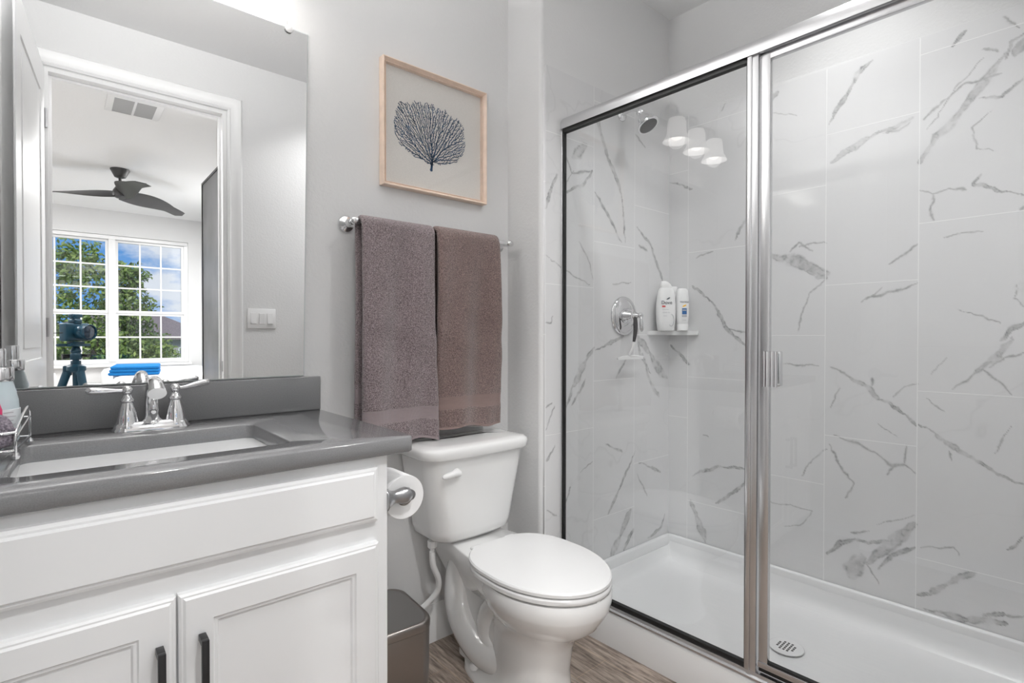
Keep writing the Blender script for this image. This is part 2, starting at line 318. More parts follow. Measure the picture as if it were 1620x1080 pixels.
VEINS_FAR = [
 (0.0060, [(0.576,2.211),(0.622,2.18),(0.649,2.116),(0.697,2.058),(0.72,2.009)]),
 (0.0104, [(0.448,1.957),(0.508,1.933),(0.548,1.935),(0.641,1.893),(0.714,1.856)]),
 (0.0035, [(0.449,1.941),(0.489,1.923),(0.538,1.925)]),
 (0.0126, [(0.199,2.094),(0.246,2.032),(0.293,1.963),(0.335,1.9),(0.378,1.869),(0.422,1.786)]),
 (0.0031, [(0.207,2.028),(0.294,2.028),(0.361,1.986),(0.414,1.942)]),
 (0.0042, [(0.154,1.999),(0.206,1.955),(0.261,1.963)]),
 (0.0016, [(0.229,1.917),(0.281,1.874),(0.268,1.795),(0.22,1.779)]),
 (0.0017, [(0.405,1.899),(0.361,1.963),(0.327,2.018),(0.254,2.098)]),
 (0.0055, [(0.295,2.211),(0.337,2.17)]),
 (0.0031, [(0.205,2.214),(0.177,2.177),(0.171,2.166)]),
 (0.0052, [(0.257,2.129),(0.215,2.104)]),
 (0.0070, [(0.155,2.141),(0.185,2.123),(0.196,2.076)]),
 (0.0147, [(0.155,2.121),(0.177,2.079)]),
 (0.0034, [(0.422,1.688),(0.386,1.667),(0.342,1.676),(0.291,1.666)]),
 (0.0042, [(0.259,1.71),(0.275,1.679),(0.211,1.645),(0.151,1.617)]),
 (0.0039, [(0.382,1.666),(0.392,1.615),(0.387,1.569)]),
 (0.0040, [(0.151,1.578),(0.162,1.568)]),
 (0.0210, [(0.95,1.511),(0.872,1.481),(0.81,1.458),(0.723,1.412)]),
 (0.0104, [(0.81,1.44),(0.723,1.394)]),
 (0.0039, [(0.86,1.519),(0.83,1.553),(0.775,1.509)]),
 (0.0026, [(0.723,1.389),(0.785,1.334),(0.821,1.244),(0.828,1.178)]),
 (0.0026, [(0.724,1.539),(0.799,1.543),(0.83,1.534)]),
 (0.0040, [(0.426,1.491),(0.467,1.461),(0.515,1.431)]),
 (0.0040, [(0.425,1.352),(0.485,1.333),(0.585,1.305),(0.601,1.291)]),
 (0.0024, [(0.534,1.341),(0.585,1.298)]),
 (0.0121, [(0.954,2.179),(0.92,2.208)]),
 (0.0020, [(0.948,2.128),(0.838,2.086)]),
 (0.0022, [(0.358,1.504),(0.29,1.521),(0.25,1.513)]),
 (0.0022, [(0.313,1.252),(0.2,1.206)]),
 (0.0090, [(0.148,1.205),(0.177,1.181),(0.2,1.148)]),
 (0.0021, [(0.171,1.329),(0.168,1.288),(0.148,1.256)]),
 (0.0147, [(0.177,1.152),(0.207,1.101),(0.238,1.069)]),
 (0.0073, [(0.231,1.075),(0.27,1.031)]),
 (0.0039, [(0.27,1.031),(0.3,0.997),(0.328,0.973)]),
 (0.0030, [(0.147,1.107),(0.192,1.089),(0.23,1.054)]),
 (0.0031, [(0.246,1.047),(0.199,1.008),(0.177,0.97)]),
 (0.0022, [(0.343,1.085),(0.386,1.025)]),
 (0.0039, [(0.709,1.038),(0.669,1.022),(0.636,0.999)]),
 (0.0063, [(0.636,0.999),(0.583,0.966)]),
 (0.0120, [(0.587,0.97),(0.541,0.921)]),
 (0.0060, [(0.545,0.925),(0.502,0.905),(0.463,0.874)]),
 (0.0046, [(0.463,0.874),(0.425,0.835)]),
 (0.0024, [(0.502,0.929),(0.463,0.974),(0.422,0.991)]),
 (0.0038, [(0.568,0.967),(0.564,1.001)]),
 (0.0044, [(0.416,0.84),(0.371,0.812)]),
 (0.0081, [(0.374,0.812),(0.344,0.792)]),
 (0.0154, [(0.349,0.793),(0.31,0.766)]),
 (0.0099, [(0.318,0.769),(0.268,0.74)]),
 (0.0053, [(0.268,0.74),(0.22,0.709)]),
 (0.0044, [(0.22,0.709),(0.144,0.68)]),
 (0.0022, [(0.332,0.756),(0.325,0.726)]),
 (0.0039, [(0.689,0.761),(0.613,0.742),(0.54,0.71),(0.5,0.676),(0.462,0.688),(0.424,0.66)]),
 (0.0023, [(0.456,0.759),(0.462,0.693)]),
 (0.0023, [(0.5,0.676),(0.516,0.638)]),
 (0.0038, [(0.712,0.727),(0.666,0.638),(0.622,0.585)]),
 (0.0045, [(0.723,0.705),(0.769,0.653),(0.812,0.58)]),
 (0.0021, [(0.944,0.435),(0.854,0.443),(0.768,0.437),(0.816,0.367),(0.879,0.35)]),
 (0.0149, [(0.428,0.48),(0.46,0.439),(0.508,0.371),(0.578,0.284)]),
 (0.0078, [(0.716,0.284),(0.664,0.337),(0.621,0.37)]),
 (0.0063, [(0.621,0.37),(0.568,0.365),(0.514,0.393)]),
 (0.0264, [(0.595,0.303),(0.631,0.218)]),
 (0.0036, [(0.578,0.284),(0.537,0.218)]),
 (0.0069, [(0.428,0.393),(0.498,0.338),(0.537,0.278)]),
 (0.0031, [(0.632,0.389),(0.575,0.412)]),
 (0.0018, [(0.548,0.443),(0.432,0.509)]),
 (0.0025, [(0.622,0.585),(0.648,0.517)]),
 (0.0046, [(0.421,0.22),(0.384,0.237)]),
 (0.0080, [(0.384,0.242),(0.341,0.287)]),
 (0.0103, [(0.346,0.283),(0.307,0.319)]),
 (0.0066, [(0.307,0.319),(0.262,0.358)]),
 (0.0057, [(0.398,0.175),(0.34,0.187)]),
 (0.0088, [(0.349,0.183),(0.281,0.184)]),
 (0.0099, [(0.289,0.185),(0.213,0.206)]),
 (0.0052, [(0.213,0.206),(0.182,0.213)]),
 (0.0055, [(0.24,0.215),(0.185,0.241)]),
 (0.0031, [(0.185,0.236),(0.141,0.252)]),
 (0.0053, [(0.179,0.454),(0.143,0.51)]),
 (0.0023, [(0.413,0.395),(0.316,0.424),(0.299,0.396)]),
 (0.0022, [(0.398,0.933),(0.345,0.894)]),
 (0.0027, [(0.89,1.041),(0.748,1.039)]),
 (0.0021, [(0.213,0.765),(0.205,0.798),(0.175,0.864)]),
 (0.0018, [(0.547,0.829),(0.481,0.785)]),
 (0.0020, [(0.708,0.873),(0.673,0.952)]),
 (0.0054, [(1.306,1.404),(1.203,1.317)]),
 (0.0075, [(1.209,1.323),(1.141,1.203),(1.102,1.159)]),
 (0.0058, [(1.102,1.159),(1.041,1.114)]),
 (0.0042, [(1.045,1.691),(1.081,1.645),(1.102,1.594)]),
 (0.0027, [(1.204,1.563),(1.29,1.537)]),
 (0.0080, [(1.425,1.115),(1.324,1.026)]),
 (0.0029, [(1.126,1.194),(1.042,1.173)]),
 (0.0056, [(1.041,0.563),(1.162,0.552),(1.237,0.518),(1.308,0.482)]),
 (0.0070, [(1.041,0.512),(1.104,0.438),(1.183,0.376)]),
 (0.0108, [(1.314,0.355),(1.281,0.28)]),
 (0.0139, [(1.284,0.285),(1.235,0.179)]),
 (0.0048, [(1.428,1.934),(1.315,1.876)]),
 (0.0029, [(1.167,2.205),(1.152,2.238),(1.108,2.235)]),
 (0.0027, [(1.254,0.687),(1.222,0.686)]),
]
VEINS_LEFT = [
 (0.0041, [(1.762,2.158),(1.779,2.127)]),
 (0.0108, [(1.774,2.131),(1.8,2.036)]),
 (0.0084, [(1.792,2.062),(1.852,1.951)]),
 (0.0070, [(1.848,1.956),(1.906,1.878),(1.947,1.805)]),
 (0.0044, [(1.947,1.814),(1.966,1.687),(1.976,1.587)]),
 (0.0054, [(1.763,1.784),(1.853,1.694),(1.948,1.584)]),
 (0.0208, [(1.627,1.902),(1.705,1.973)]),
 (0.0039, [(1.574,1.911),(1.616,1.834),(1.746,1.874)]),
 (0.0054, [(1.746,1.871),(1.694,1.804),(1.574,1.751)]),
 (0.0033, [(1.567,1.76),(1.627,1.85)]),
 (0.0058, [(2.066,1.671),(2.173,1.603),(2.237,1.492),(2.28,1.43)]),
 (0.0029, [(2.045,2.105),(2.124,2.062)]),
 (0.0025, [(1.463,1.48),(1.568,1.436),(1.732,1.377)]),
 (0.0026, [(1.663,1.556),(1.715,1.495),(1.756,1.408)]),
 (0.0028, [(1.881,1.394),(2.024,1.41)]),
 (0.0135, [(2.069,1.162),(2.176,1.073)]),
 (0.0180, [(2.165,1.085),(2.24,1.0),(2.316,0.949)]),
 (0.0045, [(2.069,1.162),(2.089,1.075),(2.181,0.98)]),
 (0.0073, [(1.968,1.159),(1.9,1.139),(1.812,1.114)]),
 (0.0042, [(1.812,1.114),(1.766,1.098)]),
 (0.0094, [(1.757,1.109),(1.708,1.056)]),
 (0.0135, [(1.704,1.056),(1.629,0.947)]),
 (0.0065, [(1.629,0.952),(1.573,0.849)]),
 (0.0054, [(1.708,0.974),(1.622,0.873)]),
 (0.0058, [(1.988,1.056),(1.937,1.006),(1.909,0.975)]),
 (0.0105, [(2.109,1.074),(2.182,0.925)]),
 (0.0108, [(2.171,0.941),(2.246,0.862)]),
 (0.0060, [(2.052,0.616),(1.948,0.477),(1.854,0.358)]),
 (0.0045, [(2.087,0.56),(2.264,0.488)]),
 (0.0030, [(2.067,0.515),(2.149,0.391)]),
 (0.0180, [(2.02,0.348),(1.94,0.24),(1.877,0.167)]),
 (0.0090, [(2.044,0.256),(1.973,0.176)]),
 (0.0064, [(2.304,0.268),(2.266,0.206),(2.155,0.18)]),
 (0.0042, [(1.84,0.68),(1.961,0.629)]),
 (0.0065, [(1.53,1.817),(1.491,1.736),(1.466,1.666)]),
 (0.0026, [(1.464,1.212),(1.499,1.217),(1.506,1.24)]),
 (0.0025, [(1.472,0.462),(1.5,0.451),(1.533,0.428)]),
 (0.0044, [(1.475,0.662),(1.522,0.712)]),
 (0.0031, [(1.468,0.785),(1.521,0.884)]),
 (0.0025, [(1.468,0.873),(1.507,0.893)]),
 (0.0039, [(1.574,0.459),(1.611,0.53)]),
 (0.0020, [(1.67,0.587),(1.751,0.615)]),
 (0.0030, [(2.069,1.165),(2.079,1.195)]),
 (0.0038, [(2.077,1.589),(2.147,1.567)]),
]

# ============================================================ SETTING
D = 1.72; X1 = 1.448; YS = 1.517; UF = 2.379; DW = .05
B().box(-.30, .045, -.05, 2.6, 1.9, 0).done('floor', M_floor, kind='structure')
B().box(-.42, -.07, CEIL, 2.75, 1.95, CEIL+.08).done('ceiling', M_ceil, kind='structure')
b = B(); b.box(-.42, D, 0, X1+.02, D+.12, CEIL); b.done('wall_back', M_wall, kind='structure')
b = B(); b.box(-.42, DW, 0, -.30, D, CEIL); b.done('wall_left', M_wall, kind='structure')
# return beside the toilet with a rounded corner bead, then the shower end wall
b = B()
pts = [(X1, D+.1), (X1, YS+.018)] + [(X1+.018-.018*math.cos(R(a)), YS+.018-.018*math.sin(R(a))) for a in (15, 30, 45, 60, 75, 90)] + [(2.62, YS), (2.62, D+.1)]
b.loft([zring(pts, 0), zring(pts, CEIL)]); b.done('wall_shower_end', M_wall, kind='structure')
b = B(); b.box(UF+.008, -.2, 0, UF+.2, 1.7, CEIL, M=MS); b.done('wall_shower_side', M_wall, kind='structure')
b = B(); b.box(1.40, -.07, 0, 2.62, -.001, CEIL); b.done('wall_shower_front', M_wall, kind='structure')
# wall with the doorway behind the camera, bath side at y=.05
DX0, DX1, DH = -.054, .73, 2.445
b = B(); b.box(-.42, -.07, 0, DX0, DW, CEIL); b.box(DX1, -.07, 0, 1.55, DW, CEIL); b.box(DX0, -.07, DH, DX1, DW, CEIL)
b.done('wall_door', M_wall, kind='structure')
def casing(name, y, sgn, x0=DX0, x1=DX1, h=DH, w=.083):
    prof = [(0.006, 0), (.006, .012), (.016, .017), (.022, .013), (.05, .015), (.062, .020), (.074, .022), (w, .012), (w, 0)]
    rings = []
    for k in range(4):
        r = []
        for a, t in prof:
            px, pz = ((x0-a, 0), (x0-a, h+a), (x1+a, h+a), (x1+a, 0))[k]
            r.append((px, y+sgn*t, pz))
        rings.append(r)
    return B().loft(rings).done(name, M_trim, kind='structure')
casing('trim_1', DW, 1); casing('trim_2', -.07, -1)
b = B()
b.box(DX0, -.07, 0, DX0+.018, DW, DH-.018); b.box(DX1-.018, -.07, 0, DX1, DW, DH-.018); b.box(DX0, -.07, DH-.018, DX1, DW, DH)
b.box(DX0+.018, -.01, 0, DX0+.03, .0, DH-.018); b.box(DX1-.03, -.01, 0, DX1-.018, 0, DH-.018); b.box(DX0+.03, -.0101, DH-.03, DX1-.03, -.0001, DH-.018)
jamb = b.done('trim_3', M_trim, kind='structure')
B().box(DX1-.0195, .008, .955, DX1-.0178, .036, 1.015, .0006).done('strike_plate', M_nickel, jamb)
# baseboards
def bboard(name, p0, p1, nx, ny, h=.14):
    prof = [(0, 0), (.014, 0), (.014, h*.66), (.011, h*.70), (.011, h*.78), (.006, h*.90), (.004, h), (0, h)]
    return B().loft([[(x+nx*t, y+ny*t, z) for t, z in prof] for x, y in (p0, p1)]).done(name, M_trim, kind='structure')
bboard('baseboard_back', (.58, D), (X1, D), 0, -1)
bboard('baseboard_return', (X1, D-.014), (X1, YS+.012), -1, 0)
bboard('baseboard_left', (-.30, .07), (-.30, 1.12), 1, 0)
bboard('baseboard_door', (DX1+.085, DW), (1.5, DW), 0, 1)
# ------------------------------------------------------------ marble tile surrounds
def vein_field(U, Z, veins):
    f = np.zeros(U.shape)
    def nz(a, b, s):
        return (np.sin(a*s+1.3*np.sin(b*s*.83+1))+np.sin(b*s*1.21+1.7*np.sin(a*s*.71+2))+.6*np.sin((a+b)*s*2.1+np.sin((a-b)*s*1.7)))*.38
    wu = U+.0045*nz(U, Z, 55)+.002*nz(Z, U, 170)+.001*nz(U, Z, 430); wz = Z+.0045*nz(Z+3, U, 60)+.002*nz(U+5, Z, 150)+.001*nz(Z, U+2, 410)
    for w, P in veins:
        w *= 1.25
        P = [np.array(p) for p in P]; tot = sum(np.linalg.norm(c-a) for a, c in zip(P[:-1], P[1:])); cum = 0
        for a, c in zip(P[:-1], P[1:]):
            lo = np.minimum(a, c)-w-.02; hi = np.maximum(a, c)+w+.02
            m = (U > lo[0]) & (U < hi[0]) & (Z > lo[1]) & (Z < hi[1])
            seg = np.linalg.norm(c-a); cum += seg
            if not m.any(): continue
            u, z = wu[m], wz[m]; d = c-a; L2 = max(1e-9, d@d)
            t = np.clip(((u-a[0])*d[0]+(z-a[1])*d[1])/L2, 0, 1)
            dist = np.hypot(u-a[0]-t*d[0], z-a[1]-t*d[1])
            sp = (cum-seg+t*seg)/tot; wl = w*(.85+.45*nz(u, z, 31))*(.42+.58*np.clip(np.minimum(sp, 1-sp)/.25, 0, 1)**.7)
            k = np.clip(dist/np.maximum(wl, .0008), 0, 3)
            g1 = nz(u, z, 48); g2 = nz(z, u, 115)
            if w > .005: val = np.clip(1.15-k, 0, .3)/.3*(.46+.25*g1+.15*g2)+.55*np.exp(-((k-.7-.3*g1)/.16)**2)*np.clip(.45+g2+g1*.5, 0, 1)+.05*np.clip(2.2-k, 0, 1)
            else: val = (.62+.2*g1)*np.clip(1.3-k, 0, 1)+.06*np.clip(2.5-k, 0, 1)
            f[m] = np.maximum(f[m], np.clip(val, 0, 1)*(1 if w < .012 else .72))
    # faint secondary veining
    g = np.abs(nz(U*1.0, Z*1.3, 4.3)+.55*nz(Z, U, 9.7)+.2*nz(U, Z, 31)); f = np.maximum(f, .13*np.clip(1-g/.045, 0, 1)*np.clip(nz(U+7, Z+3, 3.1)+.2, 0, 1))
    return f
def tilewall(name, u0, u1, z0, z1, veins, mt, pos, thick, sp=.0032):
    nu = int((u1-u0)/sp)+1; nz_ = int((z1-z0)/sp)+1
    us = np.linspace(u0, u1, nu); zs = np.linspace(z0, z1, nz_); U, Z = np.meshgrid(us, zs)
    V = vein_field(U, Z, veins); U = U.ravel(); Z = Z.ravel()
    co = pos(U, Z, 0.0)
    idx = np.arange(nu*nz_).reshape(nz_, nu)
    q = np.stack([idx[:-1, :-1], idx[:-1, 1:], idx[1:, 1:], idx[1:, :-1]], -1).reshape(-1, 4)
    bu = np.array([u0, u1, u1, u0]); bz = np.array([z0, z0, z1, z1]); co = np.vstack([co, pos(bu, bz, thick)]); n = nu*nz_
    ext = [[idx[0, 0], n, n+1, idx[0, -1]], [idx[0, -1], n+1, n+2, idx[-1, -1]], [idx[-1, -1], n+2, n+3, idx[-1, 0]], [idx[-1, 0], n+3, n, idx[0, 0]]]
    F = np.vstack([q, np.array(ext)]); me = bpy.data.meshes.new(name)
    me.vertices.add(len(co)); me.vertices.foreach_set('co', co.ravel().astype('f4'))
    me.loops.add(F.size); me.loops.foreach_set('vertex_index', F.ravel().astype('i4'))
    me.polygons.add(len(F)); me.polygons.foreach_set('loop_start', np.arange(0, F.size, 4, dtype='i4'))
    me.update(calc_edges=True); me.validate()
    a = me.attributes.new('vein', 'FLOAT', 'POINT'); vv = np.concatenate([V.ravel(), np.zeros(4)]); a.data.foreach_set('value', vv.astype('f4'))
    a = me.attributes.new('wallpos', 'FLOAT_VECTOR', 'POINT'); wp = np.zeros((len(co), 3)); wp[:n, 0] = U; wp[:n, 1] = Z; wp[n:, 0] = bu; wp[n:, 1] = bz; a.data.foreach_set('vector', wp.ravel().astype('f4'))
    me.materials.append(mt); o = bpy.data.objects.new(name, me); COL.objects.link(o); return S(o)
TT = 2.235
c_, s_ = math.cos(SKA), math.sin(SKA)
tilewall('wall_tile_side', .0, 1.462, .165, TT, VEINS_FAR, M_tfar, lambda u, z, t: np.stack([c_*(UF-.001+t)-s_*u, s_*(UF-.001+t)+c_*u, z], -1), .009)
tilewall('wall_tile_end', 1.462, 2.345, .02, TT, VEINS_LEFT, M_tend, lambda u, z, t: np.stack([u, np.full_like(u, YS-.008)+t, z], -1), .009)
# ============================================================ BEDROOM seen in the mirror
YW = -5.0
B().box(-3.2, YW-.1, -.05, 1.6, -.0, -.002).done('floor_bedroom', M_carpet, kind='structure')
B().box(-3.2, YW-.15, CEIL, 1.65, -.07, CEIL+.08).done('ceiling_bedroom', M_ceil, kind='structure')
B().box(-3.3, YW-.15, 0, -3.2, -.07, CEIL).done('wall_bedroom_left', M_wall, kind='structure')
B().box(1.50, YW-.15, 0, 1.62, -1.17, CEIL).done('wall_bedroom_right', M_wall, kind='structure')
B().box(.93, -1.17, 0, 1.62, -.07, CEIL).done('wall_hall', M_wall, kind='structure')
B().box(-3.3, -.12, 0, -.42, -.07, CEIL).done('wall_bedroom_near', M_wall, kind='structure')
WX0, WX1, WZ0, WZ1 = -.36, 1.345, .80, 2.44
b = B(); b.box(-3.3, YW-.15, 0, WX0, YW, CEIL); b.box(WX1, YW-.15, 0, 1.62, YW, CEIL); b.box(WX0, YW-.15, 0, WX1, YW, WZ0); b.box(WX0, YW-.15, WZ1, WX1, YW, CEIL)
b.done('wall_window', M_wall, kind='structure')
# twin window, three columns of lites per unit
def rectframe(b, x0, x1, z0, z1, y0, y1, l, r, bo, to):
    O = [(x0, z0), (x1, z0), (x1, z1), (x0, z1)]; I = [(x0+l, z0+bo), (x1-r, z0+bo), (x1-r, z1-to), (x0+l, z1-to)]
    q = lambda P, y: [(x, y, z) for x, z in P]
    b.loft([q(O, y0), q(I, y0), q(I, y1), q(O, y1), q(O, y0)], False, False); return b
wf = B(); rectframe(wf, WX0, WX1, WZ0, WZ1, YW-.14, YW-.03, .04, .045, .03, .05); wf.box(.475, YW-.139, WZ0+.03, .545, YW-.02, WZ1-.05)
win = wf.done('window_1', M_trim, kind='structure')
B().box(WX0-.03, YW-.12, WZ0-.035, WX1+.03, YW+.06, WZ0, .004).done('window_sill', M_trim, win)
B().box(WX0+.01, YW-.05, WZ1-.05, WX1-.01, YW-.01, WZ1-.004, .004).done('blind_headrail', M_trim, win)
for x0, x1 in ((-.32, .475), (.545, 1.30)):
    for (z0, z1, rows, yy) in ((1.455, WZ1-.05, 3, YW-.07), (WZ0+.03, 1.455, 2, YW-.09)):
        b = B(); e = .03; rectframe(b, x0+.0005, x1-.0005, z0, z1, yy-.02, yy+.02, e, e, e, e)
        for k in (1, 2): xx = x0+e+(x1-x0-2*e)*k/3; b.box(xx-.009, yy-.008, z0+e*.5, xx+.009, yy+.008, z1-e*.5)
        for k in range(1, rows): zz = z0+e+(z1-z0-2*e)*k/rows; b.box(x0+e*.5, yy-.0075, zz-.009, x1-e*.5, yy+.0075, zz+.009)
        sash = b.done('sash', M_trim, win)
        B().box(x0+.01, yy-.012, z0+.01, x1-.01, yy-.009, z1-.01).done('window_pane', M_wglass, sash)
# ============================================================ BATHROOM DOOR LEAF (opens against the left)
ang = math.atan2(-.066, .78); hinge = Vector((DX0+.004, DW+.012, 0)); dv = Vector((math.sin(ang), math.cos(ang), 0)); nv = Vector((-dv.y, dv.x, 0))   # nv: away from the camera side
MD = Matrix(((dv.x, nv.x, 0, hinge.x), (dv.y, nv.y, 0, hinge.y), (0, 0, 1, 0), (0, 0, 0, 1)))
b = B(); b.box(0, .006, .01, .775, .036, 2.432, M=MD)
for x0, x1 in ((0, .115), (.66, .775)): b.box(x0, 0, .01, x1, .042, 2.432, M=MD)
for z0, z1 in ((.01, .25), (.90, 1.06), (2.29, 2.432)): b.box(.115, 0, z0, .66, .042, z1, M=MD)
for z0, z1 in ((.25, .90), (1.06, 2.29)): b.box(.16, .002, z0+.045, .615, .04, z1-.045, .006, 1, M=MD)
door = b.done('door_1', M_trim, kind='structure')
b = B(); 
for sg, y0 in ((-1, 0), (1, .042)):
    c = MD @ Vector((.71, y0, .96)); ax = MD.to_3x3() @ Vector((0, sg, 0))
    b.lathe([(.033, 0), (.033, .006), (.02, .01), (.011, .014), (.011, .045)], c, ax)
    b.tube([MD @ Vector((.715, y0+sg*.043, .96)), MD @ Vector((.66, y0+sg*.047, .962)), MD @ Vector((.60, y0+sg*.045, .958))], [.011, .009, .007], 10)
b.done('door_handle', M_nickel, door)
for z in (.25, 1.2, 2.2): B().tube([MD @ Vector((-.004, -.004, z-.045)), MD @ Vector((-.004, -.004, z+.045))], .006, 10).done('hinge', M_nickel, door)
# ============================================================ VANITY
t = thing('vanity_cabinet', 'white painted vanity cabinet with black bar pulls under the grey counter', 'cabinet', (.157, 1.42, 0))
CX0, CX1, CYF, CT = -.265, .58, 1.128, .886
b = B(); b.box(CX0, CYF, .10, CX1, D-.002, CT); b.box(CX0+.005, CYF+.07, 0, CX1-.005, D-.01, .10)
b.done('body', M_cab, t)
def panel_front(x0, x1, z0, z1, shaker, name, parent):
    b = B(); yb = CYF; yf = CYF-.020
    rings = []
    def rr(i, y): return [(x0+i, y, z0+i), (x1-i, y, z0+i), (x1-i, y, z1-i), (x0+i, y, z1-i)]
    if shaker:
        seq = [(0, yb), (0, yf+.006), (.004, yf+.003), (.007, yf+.003), (.011, yf), (.055, yf), (.058, yf+.004), (.063, yf+.004), (.066, yf+.009)]
    else:
        seq = [(0, yb), (0, yf+.008), (.006, yf+.005), (.010, yf+.005), (.014, yf)]
    b.loft([rr(i, y) for i, y in seq]); return b.done(name, M_cab, parent, angle=20)
panel_front(CX0+.03, .551, .738, .861, False, 'drawer_front', t)
for x0, x1, hx in ((CX0+.03, .1555, .130), (.1595, .551, .196)):
    d = panel_front(x0, x1, .115, .690, True, 'door', t)
    y = CYF-.020; b = B()
    b.box(hx-.006, y-.034, .455, hx+.006, y-.024, .612, .0012); b.box(hx-.006, y-.026, .600, hx+.006, y, .612, .0008); b.box(hx-.006, y-.026, .455, hx+.006, y, .467, .0008)
    b.done('handle', M_black, d, label='square black bar pull')
# countertop with undermount cut-out
t = thing('countertop', 'grey quartz vanity countertop with low backsplash', 'countertop', (.17, 1.42, CT))
SX, SY, SWD, SD = .163, 1.376, .458, .330
ZT = .923
b = B()
n = 7
out_ = rrect((-.30+.640)/2, (1.105+D-.001)/2, .939, D-.001-1.105, .016, n); inn = rrect(SX, SY, SWD, SD, .022, n)
e = .003
o1 = rrect((-.30+.640)/2, (1.105+D-.001)/2, .939-2*e, D-.001-1.105-2*e, .014, n)
i1 = rrect(SX, SY, SWD+2*e, SD+2*e, .022, n)
rings = [zring(inn, CT), zring(inn, ZT-e), zring(i1, ZT), zring(o1, ZT), zring(out_, ZT-e), zring(out_, CT+e), zring(o1, CT), zring(i1, CT), zring(inn, CT)]
b.loft(rings[:-1], False, False)
vs = b.bm.verts; b.bm.verts.ensure_lookup_table(); nn_ = len(inn)
for i in range(nn_):
    j = (i+1) % nn_; a0 = b.bm.verts[7*nn_+i]; a1 = b.bm.verts[7*nn_+j]; c0 = b.bm.verts[i]; c1 = b.bm.verts[j]
    b.bm.faces.new((a0, a1, c1, c0))
b.done('slab', M_cnt, t, angle=50)
B().box(-.299, 1.70, ZT, .640, D-.001, 1.030, .002, 2).done('backsplash', M_cnt, t, angle=50)
# sink
b = B(); prof = [(SWD+.05, SD+.05, CT, .03), (SWD+.05, SD+.05, CT-.012, .03), (SWD+.02, SD+.02, CT-.014, .03), (SWD-.02, SD-.02, CT-.10, .04), (SWD-.08, SD-.08, CT-.155, .05), (.06, .06, CT-.165, .02)]
ins = [(SWD+.05, SD+.05, CT-.0005, .03), (SWD+.004, SD+.004, CT-.0005, .028), (SWD-.006, SD-.006, CT-.012, .030), (SWD-.03, SD-.03, CT-.07, .04), (SWD-.06, SD-.06, CT-.12, .05), (SWD-.14, SD-.14, CT-.142, .05), (.05, .05, CT-.150, .02)]
b.loft([zring(rrect(SX, SY, w, h, r, 7), z) for w, h, z, r in reversed(prof)]+[zring(rrect(SX, SY, w, h, r, 7), z) for w, h, z, r in ins])
o = b.done('sink_basin', M_porc, angle=60); tag(o, 'white rectangular undermount sink set in the grey countertop', 'sink')
B().lathe([(.0, 0), (.022, 0), (.024, .002), (.018, .004), (.016, .002), (0, .002)], (SX, SY, CT-.150), n=20).done('sink_drain', M_chrome, o)
# faucet: centre-set, chrome, two lever handles
FX, FY = .178, 1.625
t = thing('faucet', 'chrome two-handle centreset faucet behind the sink', 'faucet', (FX, FY, ZT))
b = B()
def stad(w, h, z, k=8): return [(FX+x, FY+y, z) for x, y in rrect(0, 0, w, h, h/2*.98, k)]
b.loft([stad(.168, .060, ZT), stad(.168, .060, ZT+.004), stad(.160, .052, ZT+.009), stad(.158, .050, ZT+.016), stad(.148, .040, ZT+.020), stad(.140, .034, ZT+.022)])
b.done('base_plate', M_chrome, t, angle=60)
for sg in (-1, 1):
    x = FX+sg*.051
    b = B(); b.lathe([(.027, .004), (.027, .012), (.0235, .02), (.0225, .03), (.020, .045), (.015, .062), (.012, .070), (.0155, .073), (.0155, .077), (.010, .083), (.0075, .090)], (x, FY, ZT), n=28)
    b.done('handle_body', M_chrome, t, angle=50)
    b = B(); b.lathe([(.004, .088), (.009, .092), (.0115, .099), (.0105, .106), (.006, .111), (.001, .1125)], (x, FY, ZT), n=20)
    z = ZT+.1
    up = .004 if sg < 0 else .012; yb = .0 if sg < 0 else .012
    P = [(x+sg*.006, FY, z), (x+sg*.02, FY+yb*.2, z+.001), (x+sg*.045, FY+yb*.6, z+up*.5), (x+sg*.068, FY+yb*.9, z+up*.9), (x+sg*.078, FY+yb, z+up), (x+sg*.082, FY+yb, z+up)]
    b.tube(P, [.0045, .0045, .0075, .0088, .0080, .004], 14)
    b.done('lever', M_chrome, t, angle=50)
b = B(); b.lathe([(.026, .010), (.025, .020), (.018, .028), (.0155, .036)], (FX, FY, ZT), n=24)
P = bez([(FX, FY+.004, ZT+.02), (FX, FY+.006, ZT+.065), (FX, FY-.008, ZT+.103), (FX, FY-.036, ZT+.122), (FX, FY-.072, ZT+.118), (FX, FY-.098, ZT+.097)], 40)
k = len(P); rs = [.0175-.003*math.sin(i/(k-1)*math.pi*.9)+(.0035 if i > k*.8 else 0)*((i/k-.8)/.2) for i in range(k)]
b.tube(P, rs, 22); b.done('spout', M_chrome, t, angle=50)
B().lathe([(.004, .0), (.0105, .012), (.0115, .026), (.008, .042), (.001, .052)], (FX, FY-.022, ZT+.026), (0, -.12, 1), n=18).done('spout_ornament', M_chrome, t)
B().tube([(FX, FY+.028, ZT+.01), (FX, FY+.03, ZT+.06)], .0022, 8).lathe([(.002, 0), (.005, .004), (.006, .010), (.002, .014)], (FX, FY+.03, ZT+.058), n=12).done('lift_rod', M_chrome, t)
